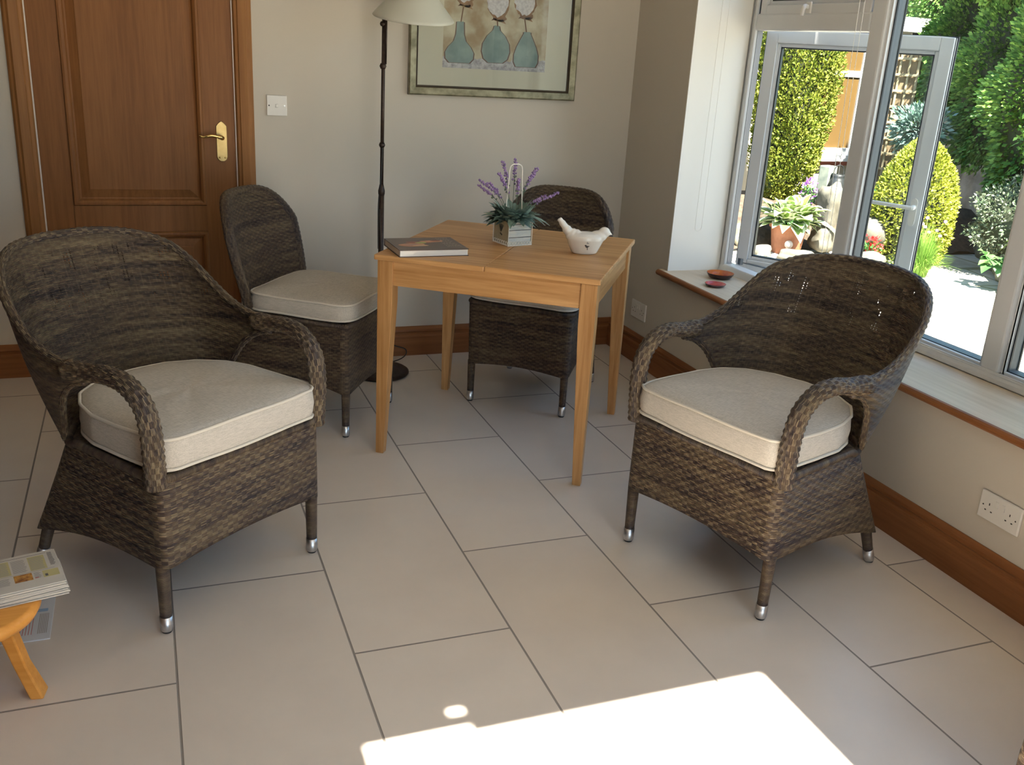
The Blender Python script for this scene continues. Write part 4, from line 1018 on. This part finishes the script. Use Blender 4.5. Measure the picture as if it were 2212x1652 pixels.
# dark leaved hosta behind the middle mullion
def big_leaf_plant(name, label, cat, loc, n, L_, W_, mat, seed, rad=.05, z0=.0, el=(.0, 1.1), bend=(.4, 1.1), group=None, edge=None):
    t_ = thing(name, label, cat, loc, 0, group); r_ = random.Random(seed); mb = MB(); me_ = MB()
    for i in range(n):
        a = r_.random() * 2 * PI; e = r_.uniform(*el); d = Vector((math.cos(a) * math.cos(e), math.sin(a) * math.cos(e), math.sin(e)))
        l = L_ * r_.uniform(.7, 1.2); w_ = W_ * r_.uniform(.8, 1.2); st_ = Vector((rad * math.cos(a), rad * math.sin(a), z0)); base = st_ + d * l * r_.uniform(.25, .9)
        mb.tube([st_, base], .003, 4)
        bn = r_.uniform(*bend); sd = d.cross(Vector((0, 0, 1))).normalized(); nn2 = sd.cross(d); cen, lo_, hi_ = [], [], []
        rows, outer = [], []
        for k in range(8):
            f = k / 7; c = base + d * l * f - Vector((0, 0, 1)) * bn * l * f * f; ww = w_ * .5 * math.sin(PI * min(f ** .75 * .97 + .03, 1)) + .0008
            rows.append([c - sd * ww * .62 + nn2 * ww * .18, c, c + sd * ww * .62 + nn2 * ww * .18])
            outer.append((c - sd * ww + nn2 * ww * .32, c + sd * ww + nn2 * ww * .32))
        me_.grid(rows, None, mi=0)
        me_.grid([[o_[0], r0[0]] for o_, r0 in zip(outer, rows)], None, mi=1); me_.grid([[r0[2], o_[1]] for o_, r0 in zip(outer, rows)], None, mi=1)
    mb.build('leaf_stalks', MIDG, t_); me_.build('leaves', [mat, edge or mat], t_, smooth=True)
    return t_
big_leaf_plant('green_hosta', 'large plain green leaved hosta below the timber trellis', 'plant', (4.16, 2.92, .18), 46, .22, .17, MIDG, 4, z0=0, el=(.2, 1.4))
# hosta in terracotta pot
def pot(name, label, loc, r1, r0, h, mat=TERRA):
    t_ = thing(name, label, 'plant pot', loc)
    MB().lathe([(0, 0), (r0, 0), (r1 * .97, h * .84), (r1 * 1.07, h * .85), (r1 * 1.09, h), (r1 * .98, h), (r1 * .93, h * .88), (0, h * .88)], n=32).build('pot_body', mat, t_, smooth=False)
    MB().lathe([(0, h * .91), (r1 * .94, h * .90)], n=20).build('compost', SOIL, t_)
    return t_
pot('terracotta_pot', 'terracotta pot holding the cream edged hosta', (3.10, 2.66, GZ), .162, .125, .27)
big_leaf_plant('variegated_hosta', 'cream edged hosta spilling over the terracotta pot', 'plant', (3.10, 2.66, GZ + .25), 150, .18, .125, leafmat('hosta_centre', (.10, .19, .03), (.18, .26, .06), (.28, .33, .14), 9), 8, rad=.05, el=(.05, 1.3), bend=(.15, .75), edge=plain('hosta_margin', (.50, .53, .38), .5))
mb = MB(); mb.lathe([(0, -.037), (.020, -.031), (.033, -.016), (.037, 0), (.033, .016), (.020, .031), (0, .037)], n=24)
tag(mb.build('stone_ball', speckle('pinkish_stone', (.50, .38, .32), (.62, .50, .44), 20, .6, .001, .2), smooth=True, loc=(2.995, 2.487, GZ + .110)), 'small pinkish ball leaning on the terracotta pot', 'ball')
# rocks
def rock(label, loc, r, seed, mat=STONE, name='rock', cat='rock', group='rocks around the rockery'):
    r_ = random.Random(seed); n_, m_ = 18, 11; rows = []
    ph = [r_.random() * 6.28 for _ in range(6)]
    for i in range(m_ + 1):
        row = []
        for j in range(n_):
            a, e = 2 * PI * j / n_, PI * i / m_; x, y, z = math.cos(a) * math.sin(e), math.sin(a) * math.sin(e), -math.cos(e)
            k = 1 + .13 * math.sin(3 * x + ph[0]) * math.cos(3 * y + ph[1]) + .10 * math.sin(5 * z + ph[2] + 2 * x) + .05 * math.sin(9 * y + ph[3])
            k *= (1 / (abs(x) ** 3.2 + abs(y) ** 3.2 + abs(z) ** 3.2)) ** (1 / 3.2) * .92
            row.append(Vector((x * r[0] * k, y * r[1] * k, z * r[2] * k)))
        rows.append(row)
    return tag(MB().grid(rows, None, cv=True, flip=True).build(name, mat, smooth=True, loc=loc), label, cat, group)
# raised bank of soil behind
mb = MB(); rows = []
for i in range(25):
    x = 2.6 + i * .12; row = []
    for j in range(13):
        y = 2.75 + j * .13; f = min(max((y - 2.75) / .5, 0), 1); row.append(Vector((x, y - .35 * max(0, min((x - 3.4) / .8, 1)), GZ + .02 + f * .32 + .02 * math.sin(i * 1.7) * math.cos(j * 1.3))))
    rows.append(row)
tag(mb.grid(rows).build('rockery_soil', SOIL, smooth=True), 'dark planting soil of the rockery', 'soil', kind='stuff')
rock('pale boulder right of the potted hosta and level with its rim', (3.43, 2.58, .02), (.13, .12, .13), 1)
rock('tall pale boulder standing behind the potted hosta', (3.76, 2.95, .25), (.12, .13, .24), 2)
rock('large rounded boulder between the two patches of red flowers', (3.75, 2.32, .12), (.17, .14, .14), 3)
rock('low wide stone in front of the lower red flowers', (3.40, 1.93, -.06), (.17, .13, .09), 4)
rock('flat stone in front of the terracotta pot', (2.99, 2.36, -.08), (.16, .09, .055), 5)
rock('small stone left of the terracotta pot', (2.76, 2.55, -.08), (.10, .08, .06), 6)
rock('brownish stone beside the left window stile', (2.74, 2.84, .0), (.12, .10, .11), 7, DSTONE)
for k, (x, y, r_, lab) in enumerate([(3.22, 2.36, .035, 'pale pebble touching the flat stone at its right end'), (3.28, 2.40, .030, 'small pale pebble between the flat stone and the boulder'), (3.33, 2.34, .036, 'largest pale pebble in front of the boulder'), (3.25, 2.30, .028, 'small pale pebble in front of the flat stone end'), (3.38, 2.32, .03, 'pale pebble farthest right in the pebble row'), (3.30, 2.27, .028, 'pale pebble nearest the house in the pebble row'), (2.66, 2.42, .035, 'larger of two pebbles left of the small stone'), (2.72, 2.36, .03, 'smaller of two pebbles left of the small stone')]):
    rock(lab, (x, y, GZ + r_ * .7), (r_, r_ * .9, r_ * .7), 20 + k, name='pebble', cat='pebble', group='pebbles by the terracotta pot')
# post and old pump
MB_ = MB(); MB_.box((0, 0, .35), (.13, .12, .72), rz=.3)
tag(MB_.build('stone_post', speckle('pale_post', (.16, .19, .16), (.26, .28, .23), 12, .9, .004, .4), bevel=.01, loc=(3.93, 3.28, GZ)), 'grey green upright post beside the small garden building', 'post')
pu = thing('iron_kettle', 'black iron garden pot behind the tall boulder', 'garden pot', (3.97, 3.17, .30))
BLK = plain('black_iron', (.02, .022, .024), .4)
MB().lathe([(0, 0), (.06, 0), (.085, .05), (.088, .12), (.065, .18), (.055, .20), (.062, .22), (.055, .22), (.05, .20), (0, .19)], n=24).build('vessel', BLK, pu, smooth=True)
MB().tube(catmull([(-.06, 0, .20), (-.05, 0, .28), (0, 0, .31), (.05, 0, .28), (.06, 0, .20)], 6), .005, 6).build('bail_handle', BLK, pu)
tag(MB().box((0, 0, .18), (.26, .24, .36)).build('stone_block', STONE, bevel=.02, loc=(3.97, 3.17, -.062)), 'squared stone block under the black iron pot', 'stone block')
# flowers
def flowers(name, label, loc, n, r, mat, seed, group=None, petal=.028, leaf=MIDG):
    t_ = thing(name, label, 'flowers', loc, 0, group)
    p, q = blobcloud(n, (0, 0, r[2] * .6), r, seed, .6, 1.0); q[:, 2] = abs(q[:, 2]) + .4
    leaf_cloud('petals', mat, p, q, petal, .9, t_, 0, .8, seed); p, q = blobcloud(n * 2, (0, 0, r[2] * .2), (r[0] * 1.05, r[1] * 1.05, r[2] * .8), seed + 1, .4, .95); leaf_cloud('leaves', leaf, p, q, petal * 1.2, .7, t_, 0, .8, seed + 2)
RED = leafmat('red_petals', (.42, .015, .015), (.62, .03, .03), (.75, .12, .09), 9); PURP = leafmat('purple_petals', (.32, .10, .45), (.45, .18, .60), (.60, .35, .72), 9)
flowers('red_flowers', 'red flowers above the large rounded boulder', (3.74, 2.48, .26), 120, (.07, .07, .11), RED, 31)
flowers('red_flowers', 'red flowers growing low behind the wide stone', (3.47, 2.06, .0), 260, (.15, .10, .09), RED, 33)
flowers('purple_flowers', 'purple flowers behind the potted hosta', (3.66, 3.17, .28), 120, (.08, .06, .13), PURP, 35)
flowers('red_flowers', 'small red flowers beside the left window stile', (2.45, 2.95, -.02), 90, (.07, .07, .08), RED, 39)
# grassy tuft
def tuft(name, label, loc, n, h, spread_, mat, seed, cat='grass'):
    r_ = random.Random(seed); mb = MB(); t_ = thing(name, label, cat, loc)
    for i in range(n):
        a = r_.random() * 6.28; s_ = abs(r_.gauss(0, .5)) * spread_; x, y = .05 * math.cos(a), .05 * math.sin(a); hh_ = h * r_.uniform(.5, 1.1); pts = []
        sd = Vector((-math.sin(a), math.cos(a), 0)) * .0035
        for k in range(5):
            f = k / 4; c = Vector((x + s_ * math.cos(a) * f ** 1.6, y + s_ * math.sin(a) * f ** 1.6, hh_ * (f - .45 * f * f * min(s_ / spread_ * 1.6, 1.6)))); pts.append([c - sd * (1 - f * .8), c + sd * (1 - f * .8)])
        mb.grid(pts)
    mb.build('blades', mat, t_); return t_
GRASS = leafmat('grass_blades', (0.088, 0.198, 0.022), (0.154, 0.286, 0.0385), (0.248, 0.374, 0.077), 5)
tf = tuft('chive_clump', 'bright green clump of chives at the foot of the golden bush', (3.73, 1.66, GZ), 900, .44, .24, GRASS, 5, 'herb')
mb = MB(); fm = MB(); r_ = random.Random(9)
for i in range(11):
    a = r_.uniform(-.9, 2.6); rr_ = r_.uniform(.05, .30); z = r_.uniform(.32, .54); mb.tube(catmull([(0, 0, .05), (rr_ * .4 * math.cos(a), rr_ * .4 * math.sin(a), z * .7), (rr_ * math.cos(a), rr_ * math.sin(a), z)], 4), .0018, 4)
    fm.lathe([(0, -.014), (.016, -.004), (.014, .010), (0, .016)], (rr_ * math.cos(a), rr_ * math.sin(a), z), 8)
mb.build('flower_stems', GRASS, tf); fm.build('flower_heads', leafmat('mauve_petals', (.36, .18, .36), (.52, .30, .50), (.62, .42, .58), 30), tf)
# garden building with white window
bl = thing('garden_building', 'small cream garden building with white framed window and flat roof', 'building', (0, 0, 0))
mb = MB(); mb.bx(3.2, 5.03, 5.0, 5.15, GZ, 1.93).bx(5.60, 6.35, 5.0, 5.15, GZ, 1.93).bx(5.03, 5.60, 5.0, 5.15, GZ, .46).bx(3.2, 3.35, 5.0, 7.5, GZ, 1.93).bx(6.2, 6.35, 5.0, 7.5, GZ, 1.93).bx(5.03, 5.6, 5.0, 5.15, 1.86, 1.93)
mb.build('wall', RENDER, bl)
mb = MB().bx(4.55, 5.60, 4.95, 5.03, .50, .60).bx(4.55, 5.60, 4.97, 5.03, 1.40, 1.47).bx(5.53, 5.60, 4.96, 5.03, .50, 1.93).bx(4.55, 4.61, 4.96, 5.03, .50, 1.93).bx(4.55, 5.62, 4.90, 5.03, .45, .52)
mb.build('window_frame', UPVC, bl)
MB().bx(4.60, 5.54, 4.985, 4.995, .58, 1.90).build('brown_pane', newmat('brown_blind_glass', (.115, .070, .026), .15)[0], bl)
MB().bx(4.5, 5.65, 4.94, 4.99, .40, .45).build('brick_sill', plain('brick', (.30, .09, .06), .9), bl)
MB().bx(5.80, 6.34, 4.985, 5.01, GZ + .1, 1.90).build('dark_shade_panel', plain('shade_panel_tone', (.02, .022, .024), .35), bl)  # dark panel put in for the shade and reflections at this end
mb = MB().bx(3.1, 6.42, 4.85, 7.6, 1.93, 2.00); mb.build('fascia_board', UPVC, bl, bevel=.004); MB().bx(3.15, 6.37, 4.9, 7.6, 2.0, 2.09).build('roof', speckle('gravel_roof', (.30, .28, .25), (.5, .47, .42), 40, .95, .003, .5), bl)
# trellis
tr_ = thing('timber_trellis', 'pale timber trellis panel fixed to a backing board', 'trellis', (5.0, 3.50, GZ), R(-40))
mb = MB()
for k in range(5): mb.bx(-.34 + k * .085 - .010, -.34 + k * .085 + .010, -.03, -.012, .45, 1.95)
for k in range(10): mb.bx(-.36, .02, -.042, -.028, .50 + k * .155 - .012, .50 + k * .155 + .012)
mb.build('lattice', TIMBER, tr_)
MB().bx(-.35, .015, -.010, .01, 0, 1.95).build('backing_board', speckle('shade_dark_board', (.15, .10, .055), (.21, .15, .085), 8, .8, 0, 0), tr_)  # board coloured dark to give the lattice its shadowed gaps
# dark greenery beyond
# boundary wall of rubble stone
tag(MB().box((6.25, 3.15, .75), (.30, 3.0, 1.75), rz=R(-12)).build('rubble_wall', speckle('rubble', (.13, .125, .12), (.27, .26, .25), 5, .9, .02, .8)), 'shaded rubble stone wall behind the hedge foliage', 'stone wall')
# leafy hedge bank: clumps
hl = [('dark green hedge shrub hanging over the rubble wall beside the building', (5.95, 3.78), (.48, .45, .75), 1.85, HEDG), ('tall mid green hedge shrub right of the open sash', (5.55, 2.85), (.5, .5, .95), 1.60, HEDG),
      ('dense hedge shrub behind the variegated bush', (5.3, 2.05), (.55, .5, 1.1), 1.45, HEDG), ('bushy hedge shrub at the right edge of the window view', (5.05, 1.15), (.6, .6, 1.2), 1.4, HEDG),
      ('light green sprawling shrub along the top of the hedge', (5.75, 2.9), (.8, .6, .5), 2.7, LIME), ('tall green shrub towering above the building roof', (7.1, 5.0), (.8, .8, 1.1), 2.9, HEDG),
      ('leafy shrub filling the upper right corner of the window view', (5.6, 1.6), (.9, .8, .7), 3.0, LIME)]
for k, (lab, xy, r_, zc, mt) in enumerate(hl):
    shrub('hedge_shrub', lab, 'shrub', (xy[0], xy[1], GZ), r_, zc, 17000, .052, .6, mt, 50 + k, 'shrubs of the hedge', lump=.22, spread=1.6, lo=.74)
# backdrop trees behind the building
for k, (lab, x, y, r_, zc) in enumerate([('round tree behind the garden building roof', 5.0, 9.2, (2.2, 1.2, 2.0), 2.6), ('round tree beyond the far end of the garden building', 9.6, 7.4, (1.9, 1.6, 2.4), 2.4), ('tree left of the garden building beyond the conifer', 1.6, 7.6, (1.4, 1.2, 2.4), 2.2)]):
    shrub('garden_tree', lab, 'tree', (x, y, GZ), r_, zc, 9000, .16, .5, HEDG, 80 + k, 'trees beyond the garden', lump=.2)
shrub('pale_flowering_shrub', 'pale flowering climber glimpsed beside the left window stile', 'shrub', (2.62, 3.9, GZ), (.45, .45, 1.1), 1.0, 4200, .075, .55, leafmat('cream_and_green', (.10, .20, .05), (.42, .46, .28), (.80, .76, .68), 8), 91)
# raised bed with stone kerb at right
kp = catmull([(5.75, 3.25, 0), (5.35, 2.65, 0), (4.86, 1.98, 0), (4.50, 1.52, 0), (4.16, 1.12, 0), (3.86, .70, 0), (3.62, .20, 0), (3.45, -.5, 0)], 10)
kp = resample(kp, 17)
ORD = 'first second third fourth fifth sixth seventh eighth ninth tenth eleventh twelfth thirteenth fourteenth fifteenth sixteenth'.split()
for k in range(16):
    a_, c_ = kp[k], kp[k + 1]; mid = (a_ + c_) / 2; d_ = c_ - a_
    rk = rock('mossy kerb stone of the raised bed, %s counted from the rubble wall' % ORD[k], (mid.x, mid.y, GZ + .10), (d_.length * .56, .075, .125 + .02 * math.sin(k * 2.3)), 100 + k, DSTONE, 'kerb_stone', 'kerb stone', 'kerb stones of the raised bed')
    rk.rotation_euler = (0, 0, math.atan2(d_.y, d_.x))
mb = MB(); rows = []
for i, p in enumerate(kp):
    nx_ = Vector((.82, -.57, 0)); rows.append([Vector((p.x, p.y, GZ + .16)) + nx_ * j * .3 + Vector((0, 0, .03 * j + .015 * math.sin(i * 2 + j))) for j in range(6)])
tag(mb.grid(rows).build('bed_soil', SOIL, smooth=True), 'dark soil of the raised bed behind the kerb stones', 'soil', kind='stuff')
shrub('variegated_bush', 'silvery variegated bush spilling over the kerb stones', 'bush', (4.62, 1.52, .05), (.40, .40, .36), .30, 6500, .036, .5, VARIE, 61, lump=.2)
pot('terracotta_pot', 'terracotta pot on the raised bed at the right of the view', (4.18, .92, .05), .12, .09, .24)
big_leaf_plant('lime_plant', 'lime green leafy plant in the raised bed pot', 'plant', (4.18, .92, .27), 60, .15, .09, LIME, 12, rad=.03, el=(-.2, 1.1))
big_leaf_plant('round_leaved_plant', 'round leaved green plant trailing over the kerb stones', 'plant', (4.05, 1.18, .08), 40, .09, .10, MIDG, 14, rad=.06, el=(-.1, .9))
flowers('yellow_flower', 'yellow flower under the raised bed pot', (4.02, .98, .16), 24, (.03, .03, .03), plain('yellow_petals', (.75, .50, .03), .5), 41)
for k, (lab, x, y) in enumerate([('rounded boundary shrub beyond the paving, nearest the rubble wall', 8.3, -.6), ('rounded boundary shrub beyond the paving, second from the rubble wall', 8.6, -3.2), ('rounded boundary shrub beyond the paving, farthest from the rubble wall', 8.8, -5.8)]):
    shrub('boundary_shrub', lab, 'shrub', (x, y, GZ), (1.0, 1.35, 1.1), 1.0, 6000, .10, .6, HEDG, 120 + k, 'shrubs along the garden boundary', lump=.15, spread=1.6)
